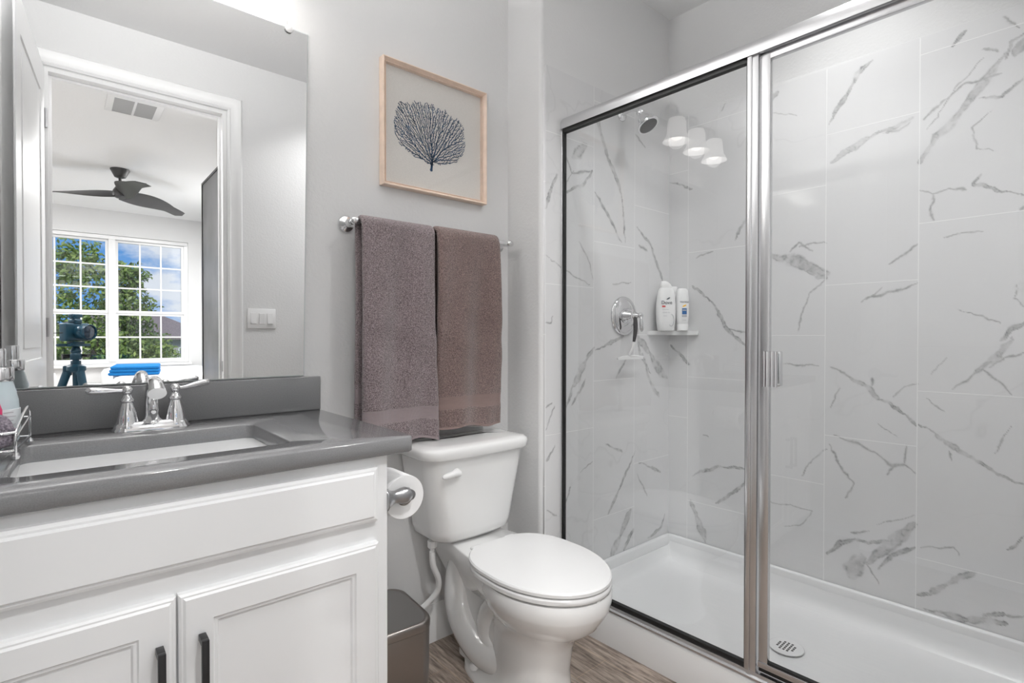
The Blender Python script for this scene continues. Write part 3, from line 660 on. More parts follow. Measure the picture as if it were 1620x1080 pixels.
# ============================================================ MIRROR
mo = B(); q = [(-.285, 1.0325), (.5925, 1.0325), (.6085, 2.123), (-.285, 2.123)]
rg = lambda i, y: [(-.285+i, y, 1.0325+i), (.5925-i, y, 1.0325+i), (.6085-i, y, 2.123-i), (-.285+i, y, 2.123-i)]
mo.mi = 1; mo.loft([rg(0, D-.0008), rg(0, D-.0055)], True, False); mo.loft([rg(0, D-.0055), rg(.0028, D-.0063)], False, False)
mo.mi = 0; n0 = [mo.bm.verts.new(Vector(p)) for p in rg(.0028, D-.0063)]; f = mo.bm.faces.new(n0); f.material_index = 0
mir = mo.done('wall_mirror', [M_mir, M_mirback], flat=True); tag(mir, 'large frameless mirror on the wall above the backsplash', 'mirror')
for x in (.548,):
    B().lathe([(.004, 0), (.012, .001), (.012, .006), (.006, .009), (0, .009)], (x, D-.006, 2.116), (0, -1, 0), n=16).box(x-.004, D-.013, 2.118, x+.004, D-.0005, 2.142, .002).done('mirror_clip', M_wplast, mir, label='clear plastic mirror clip')
# ============================================================ FRAMED CORAL PICTURE
t = thing('framed_picture', 'pale wood framed picture of a navy coral fan above the towels', 'picture', (1.086, D, 1.914))
x0, x1, z0, z1 = .857, 1.312, 1.690, 2.137; YF = D-.032
rg = lambda i, y: [(x0+i, y, z0+i), (x1-i, y, z0+i), (x1-i, y, z1-i), (x0+i, y, z1-i)]
b = B(); b.loft([rg(0, D-.001), rg(0, YF+.002), rg(.001, YF), (rg(.0038, YF)), rg(.0045, YF+.001), rg(.0125, YF+.013), rg(.0130, YF+.010), rg(.0152, YF+.010), rg(.0155, D-.004)], False, False)
b.done('frame', M_pwood, t, angle=20)
B().box(x0+.004, D-.006, z0+.004, x1-.004, D-.002, z1-.004).done('linen_mount', M_linen, t)
B().box(x0+.015, YF+.012, z0+.015, x1-.015, YF+.014, z1-.015).done('picture_glass', M_pglass, t)
# coral fan grown by space colonisation
def coral():
    cx, base = 1.066, 1.785
    r2 = np.random.default_rng(3); pts = []
    while len(pts) < 7500:
        x, z = r2.uniform(-.165, .165), r2.uniform(.0, .25)
        ed = .006*math.sin(x*230)+.005*math.sin(x*97+2)
        if ((x/.158)**2+((z-.132)/(.112+ed))**2 < 1 or ((x/.150)**4+((z-.145)/(.085+ed))**4 < 1)) and z > .018+.30*max(0, abs(x)-.02): pts.append((x, z))
    A = np.array(pts); nodes = [np.array([0, .0])]; par = [-1]
    for k in range(1, 7): nodes.append(np.array([.0006*k, .005*k])); par.append(k-1)
    step = .0031; kill = .0038; infl = .022
    for it in range(170):
        Nn = np.array(nodes); d = np.hypot(A[:, 0, None]-Nn[None, :, 0], A[:, 1, None]-Nn[None, :, 1]); near = d.argmin(1); dm = d.min(1); keep = dm > kill
        grow = {}
        for i in np.where(keep & (dm < infl))[0]:
            v = A[i]-Nn[near[i]]; v = v/np.linalg.norm(v); grow.setdefault(near[i], []).append(v)
        added = 0
        for k, vs in grow.items():
            rad = Nn[k]-np.array([0, -.01]); rad = rad/np.linalg.norm(rad)
            v = np.mean(vs, 0)+r2.normal(0, .32, 2)+rad*.16; l = np.linalg.norm(v)
            if l < .15: continue
            p = Nn[k]+v/l*step
            if np.min(np.hypot(*(np.array(nodes)-p).T)) < step*.55: continue
            nodes.append(p); par.append(int(k)); added += 1
        A = A[keep]
        if not added or len(nodes) > 7500 or not len(A): break
    n = len(nodes); w = np.zeros(n); ch = [0]*n
    for i in range(n-1, -1, -1):
        w[i] = max(w[i], 1); 
        if par[i] >= 0: w[par[i]] += w[i]
    bm = bmesh.new(); y0, y1 = D-.0062, D-.0068
    def wd(i): return .00098+.00015*math.sqrt(min(w[i], 900))
    for i in range(1, n):
        a, c = nodes[par[i]], nodes[i]; d = c-a; l = np.linalg.norm(d); d = d/l; q = np.array([-d[1], d[0]]); wa = min(wd(par[i]), wd(i)*1.5); wb = wd(i); c = c+d*wb*.6
        P = [a+q*wa, a-q*wa, c-q*wb, c+q*wb]
        f = [bm.verts.new((cx+p[0], y1, base+p[1])) for p in P]; g = [bm.verts.new((cx+p[0], y0, base+p[1])) for p in P]
        bm.faces.new(f); 
        for k in range(4): bm.faces.new((f[k], f[(k+1) % 4], g[(k+1) % 4], g[k]))
    bb = B(); bb.bm = bm
    bb.lathe([(0, 0), (.0062, .0), (.0055, .0006), (0, .0008)], (cx, D-.006, base), (0, -1, 0), n=14)
    bb.done('coral_fan', M_blue, t, flat=True, label='navy blue coral fan silhouette')
coral()
# ============================================================ TOWEL BAR AND TOWELS
t = thing('towel_bar', 'chrome towel bar on the wall above the toilet holding two towels', 'towel bar', (1.06, D, 1.54))
BZ, BY = 1.536, 1.642
B().tube([(.735, BY, BZ), (1.395, BY, BZ)], .008, 16).done('bar', M_chrome, t)
for x in (.735, 1.392):
    b = B(); b.lathe([(.029, 0), (.029, .004), (.024, .009), (.015, .013), (.009, .022), (.0085, .05), (.0115, .058), (.0115, .074)], (x, D-.0005, BZ), (0, -1, 0), n=24)
    b.lathe([(.002, -.016), (.009, -.0145), (.0125, -.008), (.0125, .008), (.009, .0145), (.002, .016)], (x, BY, BZ), (1, 0, 0), n=20)
    b.done('post', M_chrome, t, angle=50)
def towel(name, label, mt, xa, xb, yfront, zf, zb, ztop, thick, seed, flare=0.0, lean=0.0):
    """closed folded slab draped over the bar: s runs front hem -> over bar -> back hem"""
    Rr = .015+thick/2; path = []; zc = ztop-Rr-thick/2
    yc = BY
    nf = 60
    for i in range(nf): 
        z = zf+(zc-zf)*i/(nf-1); path.append((yc-Rr-flare*(1-i/(nf-1))**1.3, z, (-1, 0)))
    for i in range(1, 10): a = math.pi*i/10; path.append((yc-Rr*math.cos(a), zc+Rr*math.sin(a), (-math.cos(a), math.sin(a))))
    for i in range(40): z = zc+(zb-zc)*i/39; path.append((yc+Rr, z, (1, 0)))
    r2 = random.Random(seed); ph = [r2.uniform(0, 6) for _ in range(8)]
    nx = 44; bm = bmesh.new(); lay = bm.verts.layers.float.new('drop'); rings = []
    for i, (y, z, nrm) in enumerate(path):
        front = i < nf; ring = []
        dz = z-(zf if front else zb); drop = abs(dz)
        amp = .011*(1-math.exp(-max(0, ztop-z)*5))
        sag = lean*(1-(z-zf)/(ztop-zf)) if front else 0
        def pt(u, side):
            x = xa+(xb-xa)*u
            e_ = min(u, 1-u)*(xb-xa); rnd = math.sqrt(max(0, 1-(1-min(1, e_/(thick*.55)))**2)) if e_ < thick*.55 else 1
            wv = amp*(math.sin(u*7+ph[0]+z*3)+.7*math.sin(u*13+ph[1]-z*5)+.35*math.sin(z*38+ph[2]+u*4)*math.exp(-((z-1.15)/.12)**2)) if front else amp*.2*math.sin(u*9+ph[3])
            band = -.0022 if .072 < drop < .118 else 0
            h = thick/2*(.25+.75*rnd)+(band if side > 0 else 0)
            o_ = side*h+(wv if side > 0 else wv*.6)
            # hem edge lift
            zz = z+(.006*math.sin(u*5+ph[4])+(.004*math.sin(u*11+ph[5])))*(1 if drop < .15 else 0)*(1-drop/.15 if drop < .15 else 0)+(sag*(u-.5) if front else 0)
            ww = (x-.5*(xa+xb))*(1-.02*math.sin((z-1.1)*6+ph[6]))+.5*(xa+xb)
            return (ww, y+nrm[0]*o_, zz+nrm[1]*o_)
        for k in range(nx+1): ring.append(pt(k/nx, 1))
        for k in range(nx, -1, -1): ring.append(pt(k/nx, -1))
        vs = []
        for p in ring:
            v = bm.verts.new(p); v[lay] = drop if drop < .4 else .4; vs.append(v)
        rings.append(vs)
    n = len(rings[0])
    for a, c in zip(rings[:-1], rings[1:]):
        for k in range(n): j = (k+1) % n; bm.faces.new((a[k], a[j], c[j], c[k]))
    bm.faces.new(rings[0]); bm.faces.new(list(reversed(rings[-1])))
    bb = B(); bb.bm = bm; o = bb.done(name, mt, angle=70); tag(o, label, 'towel', 'folded towels on the towel bar'); return o

towel('hand_towel', 'mauve-grey terry towel hanging on the left half of the bar, lower hem', M_t1, .742, 1.020, 0, .797, .868, 1.557, .020, 5, flare=.010, lean=-.006)
towel('hand_towel', 'brown terry towel hanging on the right half of the bar, shorter', M_t2, 1.026, 1.318, 0, .822, .862, 1.560, .022, 9, flare=.012, lean=.0)
# ============================================================ TOILET
TX = 1.14
t = thing('toilet', 'white two-piece toilet with closed lid between vanity and shower', 'toilet', (TX, 1.35, 0))
BXc = 1.158
def egg(w, yc, lf, lb, z, cx=BXc, n=44, p=2.0, pb=2.0):
    r = []
    for k in range(n):
        a = 2*math.pi*k/n; s, c = math.sin(a), math.cos(a); pp = p if c > 0 else pb
        sx = math.copysign(abs(s)**(2/pp), s); cy = math.copysign(abs(c)**(2/pp), c)
        r.append((cx+w*sx, yc-(lf if c > 0 else lb)*cy, z))
    return r
# bowl with rim, underside and pedestal
b = B()
b.loft([egg(.118, 1.25, .145, .300, 0, p=2.6, pb=3.2), egg(.116, 1.25, .140, .298, .02, p=2.6, pb=3.2), egg(.102, 1.25, .128, .20, .05, p=2.5), egg(.096, 1.25, .130, .17, .12, p=2.4), egg(.098, 1.245, .142, .17, .20, p=2.3), egg(.106, 1.235, .160, .18, .25, p=2.2),
        egg(.128, 1.22, .185, .20, .275), egg(.150, 1.21, .205, .205, .30), egg(.170, 1.205, .220, .21, .33), egg(.179, 1.20, .226, .21, .350), egg(.183, 1.20, .229, .21, .358), egg(.186, 1.20, .231, .21, .375), egg(.186, 1.20, .231, .21, .398), egg(.183, 1.20, .228, .21, .405),
        egg(.150, 1.20, .195, .18, .407), egg(.135, 1.20, .18, .165, .395), egg(.11, 1.20, .15, .14, .30), egg(.05, 1.22, .06, .06, .22)], True, True)
# rear deck under the tank
dk = lambda w0, w1, y0, y1, z: [(BXc-w0, y0, z), (BXc+w0, y0, z), (BXc+(w0*.6+w1*.4), y0+.09, z), (BXc+w1, y1-.1, z), (BXc+w1, y1, z), (BXc-w1, y1, z), (BXc-w1, y1-.1, z), (BXc-(w0*.6+w1*.4), y0+.09, z)]
b.loft([dk(.08, .07, 1.34, 1.62, .27), dk(.140, .085, 1.30, 1.665, .33), dk(.168, .105, 1.28, 1.69, .385), dk(.170, .108, 1.28, 1.695, .425), dk(.165, .104, 1.285, 1.69, .431)])
b.loft([zring(rrect(BXc, 1.42, .150, .36, .06, 6), .02), zring(rrect(BXc, 1.43, .135, .34, .06, 6), .12), zring(rrect(BXc, 1.44, .130, .36, .06, 6), .24), zring(rrect(BXc, 1.46, .14, .38, .06, 6), .36)])
# trapway bulges
for sg in (-1, 1):
    P = bez([(BXc+sg*.040, 1.57, .37), (BXc+sg*.050, 1.585, .29), (BXc+sg*.058, 1.57, .20), (BXc+sg*.060, 1.51, .12), (BXc+sg*.055, 1.42, .08), (BXc+sg*.04, 1.33, .08)], 36)
    b.tube(P, [.050+.008*math.sin(i/len(P)*3) for i in range(len(P))], 20)
    P = bez([(BXc+sg*.05, 1.34, .30), (BXc+sg*.055, 1.41, .22), (BXc+sg*.05, 1.42, .14), (BXc+sg*.045, 1.36, .09)], 20)
    b.tube(P, .034, 16)
b.done('bowl', M_porc, t, angle=55)
for sg in (-1, 1):
    B().lathe([(.0, 0), (.0155, 0), (.0155, .012), (.012, .019), (.005, .022), (0, .022)], (BXc+sg*.093, 1.44, .030), n=20).done('bolt_cap', M_wplast, t)
# seat ring and lid: squared at the hinge end, pointed oval at the nose
def lidring(w, y0, y1, z, ins=0):
    r = []; n = 52; yc = y1-(y1-y0)*.47
    for k in range(n):
        a = 2*math.pi*k/n; s, c = math.sin(a), math.cos(a)
        if c > 0: x, y = s*w, -c*(yc-y0)
        else: x, y = math.copysign(abs(s)**(2/5), s)*w*(1-.24*abs(c)**1.6), (abs(c)**(2/3.6))*(y1-yc)
        r.append((BXc+x*(1-ins/w), yc+y*(1-ins/.22), z))
    return r
Y0, Y1 = .970, 1.435
B().loft([lidring(.187, Y0, Y1, .411), lidring(.190, Y0-.002, Y1, .414), lidring(.190, Y0-.002, Y1, .424), lidring(.186, Y0+.001, Y1, .428)]).box(BXc-.006, Y0+.004, .4052, BXc+.006, Y0+.03, .4115).done('seat', M_seat, t, angle=40)
B().loft([lidring(.184, Y0+.003, Y1+.005, .4305), lidring(.189, Y0-.002, Y1+.008, .4335), lidring(.189, Y0-.002, Y1+.008, .442), lidring(.185, Y0+.002, Y1+.005, .4465), lidring(.160, Y0+.03, Y1-.02, .4490), lidring(.08, Y0+.12, Y1-.10, .4500)]).done('seat_lid', M_seat, t, angle=40)
for sg in (-1, 1): B().box(BXc+sg*.075-.022, Y1-.005, .425, BXc+sg*.075+.022, Y1+.028, .440, .006, 3).done('hinge', M_seat, t)
# tank: tapered, bowed front
def tankring(hw, yb, yf, z, r=.055, bow=.016, n=8, cx=TX):
    pts = [(cx+hw-.006, yb), (cx+hw, yb-.02)]
    for k in range(n+1):
        a = R(90*k/n); pts.append((cx+hw-r+r*math.cos(a), yf+r-r*math.sin(a)))
    for k in range(1, 12):
        u = 1-2*k/12; x = cx+(hw-r)*u; pts.append((x, yf))
    for k in range(n+1):
        a = R(90+90*k/n); pts.append((cx-hw+r+r*math.cos(a), yf+r-r*math.sin(a)))
    pts += [(cx-hw, yb-.02), (cx-hw+.006, yb)]
    return [(x, y-bow*(1-((x-cx)/hw)**2)*((yb-y)/(yb-yf)), z) for x, y in pts]
b = B(); b.loft([tankring(.120, 1.67, 1.555, .433, .05, .01), tankring(.150, 1.685, 1.535, .440, .05, .012), tankring(.166, 1.695, 1.522, .455, .05), tankring(.172, 1.70, 1.516, .48), tankring(.192, 1.70, 1.507, .60), tankring(.210, 1.70, 1.500, .70), tankring(.216, 1.70, 1.497, .748)])
b.done('tank', M_porc, t, angle=50)
b = B(); b.loft([tankring(.214, 1.70, 1.496, .740), tankring(.228, 1.706, 1.484, .742), tankring(.232, 1.708, 1.480, .748), tankring(.233, 1.708, 1.479, .768), tankring(.230, 1.706, 1.482, .777), tankring(.222, 1.70, 1.49, .783), tankring(.19, 1.67, 1.52, .7865), tankring(.10, 1.63, 1.57, .788)])
b.done('tank_lid', M_porc, t, angle=50)
b = B(); hx, hy, hz = TX-.115, 1.487, .693
b.lathe([(.016, 0), (.016, .006), (.012, .012), (.004, .015)], (hx, hy+.006, hz), (0, -1, 0), n=20)
b.tube(bez([(hx+.004, hy-.010, hz), (hx-.022, hy-.014, hz+.004), (hx-.048, hy-.016, hz+.001), (hx-.062, hy-.015, hz-.002)], 16), [.011]*3+[.0125]*6+[.011, .010, .009, .008, .0065, .005, .004][:20], 14) if False else b.tube([(hx+.006, hy-.010, hz), (hx-.02, hy-.014, hz+.003), (hx-.045, hy-.016, hz+.001), (hx-.060, hy-.015, hz-.002), (hx-.066, hy-.014, hz-.003)], [.010, .0115, .0105, .0085, .004], 14)
b.done('flush_lever', M_wplast, t, angle=50)
b = B(); b.lathe([(.017, 0), (.017, -.022), (.013, -.026)], (.998, 1.60, .436), n=8); b.lathe([(.008, -.024), (.008, -.04)], (.998, 1.60, .436), n=12)
b.done('tank_nut', M_wplast, t)
tp = thing('water_supply', 'white water supply hose curving from under the tank to the wall', 'supply hose', (1.0, D, .18))
P = bez([(.998, 1.60, .398), (1.003, 1.602, .345), (1.030, 1.61, .285), (1.034, 1.625, .235), (1.0, 1.645, .190), (.955, 1.66, .165), (.915, 1.665, .155)], 48)
B().tube(P, .0105, 14).done('hose', M_wplast, tp)
B().lathe([(.028, 0), (.028, .004), (.010, .008), (.010, .05)], (.90, D-.001, .15), (0, -1, 0), n=18).tube([(.90, D-.05, .15), (.92, D-.055, .155)], .009, 10).done('stop_valve', M_chrome, tp)
# ============================================================ TOILET PAPER
t = thing('paper_holder', 'satin nickel paper holder fixed to the cabinet side', 'toilet paper holder', (.582, 1.19, .765))
RX, RZ = .648, .772
for y in (1.128+.02, 1.29):
    b = B(); b.lathe([(.030, 0), (.030, .004), (.024, .010), (.017, .020), (.015, .032), (.019, .046), (.020, .058), (.016, .070), (.004, .080)], (.5803, y, RZ), (1, 0, 0), n=24); b.done('post', M_nickel, t, angle=50)
B().tube([(RX, 1.148, RZ), (RX, 1.29, RZ)], .0075, 12).lathe([(.003, 0), (.013, .002), (.014, .012), (.010, .020)], (RX, 1.134, RZ), (0, 1, 0), n=18).done('roller', M_nickel, t)
t = thing('toilet_roll', 'white toilet paper roll on the holder beside the cabinet', 'toilet roll', (RX, 1.22, RZ))
b = B(); n = 40
ring = lambda r, y: [(RX+r*math.cos(2*math.pi*k/n), y, RZ-.012+r*math.sin(2*math.pi*k/n)) for k in range(n)]
b.loft([ring(.021, 1.166), ring(.053, 1.166), ring(.054, 1.168), ring(.054, 1.27), ring(.053, 1.272), ring(.021, 1.272)], False, False); b.done('paper', M_paper, t, angle=50)
B().loft([ring(.0212, 1.1665), ring(.0195, 1.1665), ring(.0195, 1.2715), ring(.0212, 1.2715), ring(.0212, 1.1665)], False, False).done('core', M_card, t)
# ============================================================ TRASH CAN
t = thing('trash_can', 'small brushed steel step trash can between cabinet and toilet', 'trash can', (.765, 1.44, 0))
MT = Matrix.Translation((.742, 1.462, .0)) @ Matrix.Diagonal((1, 1, 1.045, 1)) @ Matrix.Rotation(R(-4), 4, 'Z')
def canring(w, h, z, r=.045): return [(x+.0*y, y-.012*(1-(x/(w/2))**2)*(1 if y < 0 else -1), z) for x, y in rrect(0, 0, w, h, r, 7)]
b = B(); b.loft([canring(.200, .235, .012), canring(.205, .240, .02), canring(.212, .246, .282), canring(.210, .244, .286)], M=MT); b.done('body', M_steel, t, angle=40)
b = B(); b.loft([canring(.208, .242, .286), canring(.208, .242, .288)], M=MT); b.done('seam', M_rub, t)
b = B(); b.loft([canring(.214, .248, .288), canring(.215, .249, .303), canring(.210, .244, .310), canring(.200, .234, .3125), canring(.190, .224, .3115), canring(.188, .222, .311)], M=MT); b.done('lid_rim', M_steel, t, angle=50)
b = B(); b.loft([canring(.189, .223, .300), canring(.189, .223, .3112), canring(.10, .12, .3125)], M=MT); b.done('lid', mat('dark_steel_lid', (.20, .19, .185), .35, .6), t, angle=50)
b = B(); b.box(-.03, -.165, .006, .03, -.11, .014, .003, M=MT); b.loft([canring(.204, .239, 0), canring(.204, .239, .012)], M=MT); b.done('base_and_pedal', M_rub, t)
# ============================================================ SHOWER PAN
t = thing('shower_pan', 'white acrylic shower pan with raised threshold', 'shower pan', tuple(sw(1.985, .75, 0)))
V0, V1, U0, U1 = .0, 1.457, 1.592, UF-.004
def pr_(u0, u1, v0, v1, r, z): return [tuple(sw(x, y, z)) for x, y in rrect((u0+u1)/2, (v0+v1)/2, u1-u0, v1-v0, r, 6)]
VF = V1-.022
seq = [(U0, U1, V0, VF, .004, 0), (U0, U1, V0, VF, .004, .118), (U0+.004, U1, V0, VF, .006, .128), (U0+.012, U1, V0, VF, .01, .131), (U0+.070, U1, V0, VF, .01, .131), (U0+.078, U1-.0, V0+.0, VF, .012, .129)]
b = B()
b.loft([pr_(*s) for s in seq], True, False)
# tiling flange up to the tile on three sides, then down to the floor of the pan
lo = [(U0+.082, U1-.018, V0+.018, VF-.016, .02, .120), (U0+.092, U1-.026, V0+.026, VF-.024, .03, .075), (U0+.115, U1-.045, V0+.045, VF-.045, .04, .058), (U0+.18, U1-.12, V0+.12, VF-.12, .06, .052), (U0+.36, U0+.42, .76, .82, .02, .046)]
b.loft([pr_(*seq[-1])]+[pr_(*s) for s in lo], False, True)
b.box(U1-.022, V0, .12, U1, VF, .171, .006, 3, M=MS); b.box(sw(U0+.04, 0, 0).x-.045, YS-.030, .12, sw(U1, 1.46, 0).x, YS-.0085, .171, .006, 3); b.box(U0+.03, V0, .12, U1, V0+.02, .171, .006, 3, M=MS)
# cove between wall lip and pan floor
b.loft([[tuple(sw(U1-.018+x, v, z)) for x, z in ((0, .168), (-.004, .140), (-.010, .10), (-.020, .072), (-.040, .056), (0, .05))] for v in (V0+.01, VF-.01)])
b.loft([[tuple(sw(u, VF+.004+y+.0*u, z)) for y, z in ((0, .168), (-.004, .140), (-.010, .10), (-.020, .072), (-.040, .056), (0, .05))] for u in (U0+.07, U1-.01)])
b.done('pan', M_acr, t, angle=50)
dc = (1.962, .787, .0525)
b = B(); b.lathe([(.0, 0), (.056, 0), (.056, .0015), (.054, .0022), (0, .0022)], dc, n=40); b.done('drain_plate', M_acr, t)
b = B()
for i in range(-2, 3):
    for j in range(-2, 3):
        if abs(i)+abs(j) < 4: b.box(i*.0125-.0045, j*.0125-.0035, 0, i*.0125+.0045, j*.0125+.0035, .0005, M=Matrix.Translation((dc[0], dc[1], dc[2]+.0021)) @ Matrix.Rotation(SKA, 4, 'Z'))
b.done('drain_slots', M_grey, t, flat=True)
b = B(); b.lathe([(.0563, 0), (.0578, 0), (.0578, .0008), (.0563, .0008)], dc, n=40, cap=False); b.done('drain_ring', mat('drain_shadow_gap', (.6, .6, .6), .5), t)
# ============================================================ SHOWER ENCLOSURE
GU = 1.613
t = thing('shower_enclosure', 'framed glass shower enclosure with polished aluminium header and posts', 'shower enclosure', tuple(sw(GU, .7, .131)))
b = B(); rd = [(GU-.020, 1.998), (GU-.020, 2.018), (GU-.017, 2.028), (GU-.012, 2.037), (GU-.003, 2.046), (GU+.010, 2.049), (GU+.021, 2.047), (GU+.021, 1.998), (GU+.008, 1.998), (GU+.008, 2.008), (GU-.008, 2.008), (GU-.008, 1.998)]
b.loft([[tuple(sw(u, v, z)) for u, z in rd] for v in (.0, 1.462)]); b.done('header', M_alu, t, angle=25)
b = B(); sl = [(GU-.022, .131), (GU-.022, .137), (GU-.014, .141), (GU-.012, .150), (GU-.006, .152), (GU+.020, .154), (GU+.024, .131)]
b.loft([[tuple(sw(u, v, z)) for u, z in sl] for v in (.0, 1.462)]); b.done('sill', M_alu, t, angle=25)
b = B(); b.box(GU-.014, 1.4745-.020, .15, GU+.014, 1.4745+.010, 1.998, .002, M=MS); b.box(GU-.017, 1.462, .15, GU+.017, 1.486, 1.998, .002, M=MS); b.done('wall_jamb', M_alu, t)
# centre post and fixed pane with black gasket
b = B(); b.box(GU-.014, .671, .15, GU+.016, .706, 1.998, .002, M=MS); b.box(GU-.018, .689, .15, GU-.010, .704, 1.998, .003, M=MS); b.done('centre_post', M_alu, t)
g = .0065; b = B()
b.box(GU-.007, .706, .152, GU+.007, .7095, 2.0, M=MS); b.box(GU-.009, 1.4485, .152, GU+.007, 1.4545, 2.0, M=MS)
b.box(GU-.012, .706, 1.984, GU+.007, 1.452, 2.0, M=MS); b.box(GU-.010, .706, .150, GU+.007, 1.452, .166, M=MS)
b.done('gasket', M_rub, t)
B().box(GU-.003, .708, .16, GU+.003, 1.451, 1.992, M=MS).done('fixed_glass', M_glass, t)
dr = B(); dr.box(GU-.012, .006, .172, GU+.008, .666, .190, .002, M=MS); dr.box(GU-.010, .638, .172, GU+.008, .665, 1.990, .003, M=MS); dr.box(GU-.009, .010, 1.972, GU+.008, .664, 1.992, .002, M=MS); dr.box(GU-.012, .006, .172, GU+.008, .022, 1.992, .002, M=MS)
door = dr.done('door', M_alu, t)
B().box(GU-.002, .018, .186, GU+.004, .652, 1.978, M=MS).done('door_glass', M_glass, door)
B().box(GU-.008, .02, .189, GU+.006, .640, .195, M=MS).box(GU-.008, .02, .160, GU+.006, .664, .171, M=MS).done('door_sweep', M_rub, door)
b = B()
for k, (v, r) in enumerate(((.648, .006), (.640, .008), (.628, .007), (.618, .006))): b.tube([sw(GU-.020+k*.0015, v, 1.012), sw(GU-.020+k*.0015, v, 1.116)], r, 14)
b.box(GU-.020, .622, 1.012, GU-.008, .650, 1.116, .002, M=MS); b.box(GU+.010, .614, 1.012, GU+.032, .642, 1.116, .004, M=MS); b.done('door_handle', M_chrome, door)
# ============================================================ SHOWER FITTINGS
YT = YS-.009
t = thing('wall_showerhead', 'chrome shower head on a bent arm high on the tiled wall', 'shower head', (1.94, YT, 2.16))
hx = 1.945
B().lathe([(.030, 0), (.030, .003), (.025, .009), (.013, .012)], (hx, YT+.001, 2.165), (0, -1, 0), n=24).tube(bez([(hx, YT-.005, 2.165), (hx, YT-.05, 2.172), (hx, YT-.085, 2.160), (hx, YT-.105, 2.138)], 20), .0105, 14).done('arm', M_chrome, t, angle=50)
ax = Vector((.05, -.50, -.86)).normalized()
B().lathe([(.010, -.012), (.016, 0), (.018, .010), (.014, .018), (.020, .028), (.030, .045), (.034, .060), (.037, .066), (.046, .074), (.049, .080), (.047, .085), (.040, .086)], (hx, YT-.098, 2.148), ax, n=30).done('head', M_chrome, t, angle=45)
B().lathe([(0, .0845), (.040, .0845), (.040, .087), (0, .0885)], (hx, YT-.098, 2.148), ax, n=30).done('spray_face', M_grey, t)
t = thing('shower_valve', 'round chrome shower valve with lever handle on the tiled wall', 'shower valve', (1.962, YT, 1.252))
vc = (1.962, YT+.001, 1.252)
B().lathe([(.0895, 0), (.0895, .004), (.086, .010), (.078, .013), (.074, .011), (.070, .014), (.055, .018), (.040, .019)], vc, (0, -1, 0), n=48).done('escutcheon', M_chrome, t, angle=50)
B().lathe([(.036, .016), (.036, .024), (.030, .032), (.028, .040), (.022, .052), (.018, .062), (.0195, .066), (.012, .078), (.008, .092)], vc, (0, -1, 0), n=30).done('bonnet', M_chrome, t, angle=50)
P = [(1.962, YT-.092, 1.254), (1.962, YT-.097, 1.240), (1.964, YT-.098, 1.215), (1.966, YT-.098, 1.190), (1.967, YT-.097, 1.180)]
B().lathe([(.004, -.012), (.010, -.008), (.012, 0), (.010, .008), (.004, .013)], (1.962, YT-.094, 1.254), (0, -1, 0), n=18).tube(P, [.006, .006, .009, .0085, .003], 14).done('lever', M_chrome, t, angle=50)
t = thing('squeegee', 'squeegee with black grip hanging from the shower valve', 'squeegee', (1.955, YT-.06, 1.15))
P = bez([(1.955, YT-.066, 1.262), (1.955, YT-.072, 1.225), (1.957, YT-.070, 1.18), (1.955, YT-.064, 1.135)], 20); k = len(P)
B().tube(P, [.006+.004*math.sin(i/(k-1)*math.pi) for i in range(k)], 14).done('grip', M_grey, t)
B().tube(bez([(1.955, YT-.064, 1.137), (1.950, YT-.060, 1.105), (1.945, YT-.052, 1.085), (1.945, YT-.045, 1.072)], 16), .0055, 12).tube([(1.855, YT-.05, 1.062), (1.90, YT-.046, 1.068), (1.985, YT-.044, 1.070), (2.045, YT-.05, 1.066)], [.003, .0045, .0045, .003], 10).box(1.857, YT-.052, 1.056, 2.043, YT-.049, 1.066).done('blade_holder', M_wplast, t)
# corner shelf
t = B(); SZ = 1.186
a = Vector((2.150, YS-.007)); c = Vector(sw(UF-.001, 1.272, 0)[:2]); e_ = Vector(sw(UF+.003, 1.47, 0)[:2]); f_ = Vector((2.150, YS-.0))
pts = [(a.x, YS-.006), (c.x, c.y), (e_.x, YS-.006)]
pp = [(2.150, YS-.008), (2.164, YS-.022), (c.x-.012, c.y+.0), (c.x, c.y+.004), (sw(UF-.001, 1.455, 0).x, YS-.008)]
t.loft([zring(pp, SZ-.020), zring(pp, SZ-.018)] + [zring(pp, SZ)]); o = t.done('corner_shelf', mat('marble_shelf', (.70, .70, .70), .15, cvar=.05, cscale=12), angle=30); tag(o, 'white marble corner shelf in the shower holding bottles', 'shelf')
def text(body, size, loc, rotz, m_, parent, name='lettering', squash=1.0):
    cu = bpy.data.curves.new('lettering', 'FONT'); cu.body = body; cu.size = size; cu.align_x = 'CENTER'; cu.extrude = .0002
    o = bpy.data.objects.new('tmp', cu); COL.objects.link(o); dg = bpy.context.evaluated_depsgraph_get(); me = bpy.data.meshes.new_from_object(o.evaluated_get(dg)); bpy.data.objects.remove(o)
    M = Matrix.Translation(loc) @ Matrix.Rotation(rotz, 4, 'Z') @ Matrix.Rotation(R(90), 4, 'X') @ Matrix.Diagonal((squash, 1, 1, 1)); me.transform(M); me.materials.clear(); me.materials.append(m_)
    o = bpy.data.objects.new(name, me); COL.objects.link(o); attach(o, parent); return o
def bottle(name, label, x, y, rot, prof, cap, mt_=None):
    """prof: (half width, half depth, z)"""
    t = thing(name, label, 'bottle', (x, y, SZ)); M = Matrix.Translation((x, y, SZ)) @ Matrix.Rotation(rot, 4, 'Z')
    el = lambda w, d, z, sh=0: [(math.copysign(abs(math.cos(a))**.75, math.cos(a))*w+sh, math.copysign(abs(math.sin(a))**.75, math.sin(a))*d, z) for a in [2*math.pi*k/32 for k in range(32)]]
    B().loft([el(*p) for p in prof], M=M).done('body', mt_ or M_wplast, t, angle=50)
    B().loft([el(*p) for p in cap], M=M).done('cap', M_wplast, t, angle=40)
    return t, M
rot = R(-38)
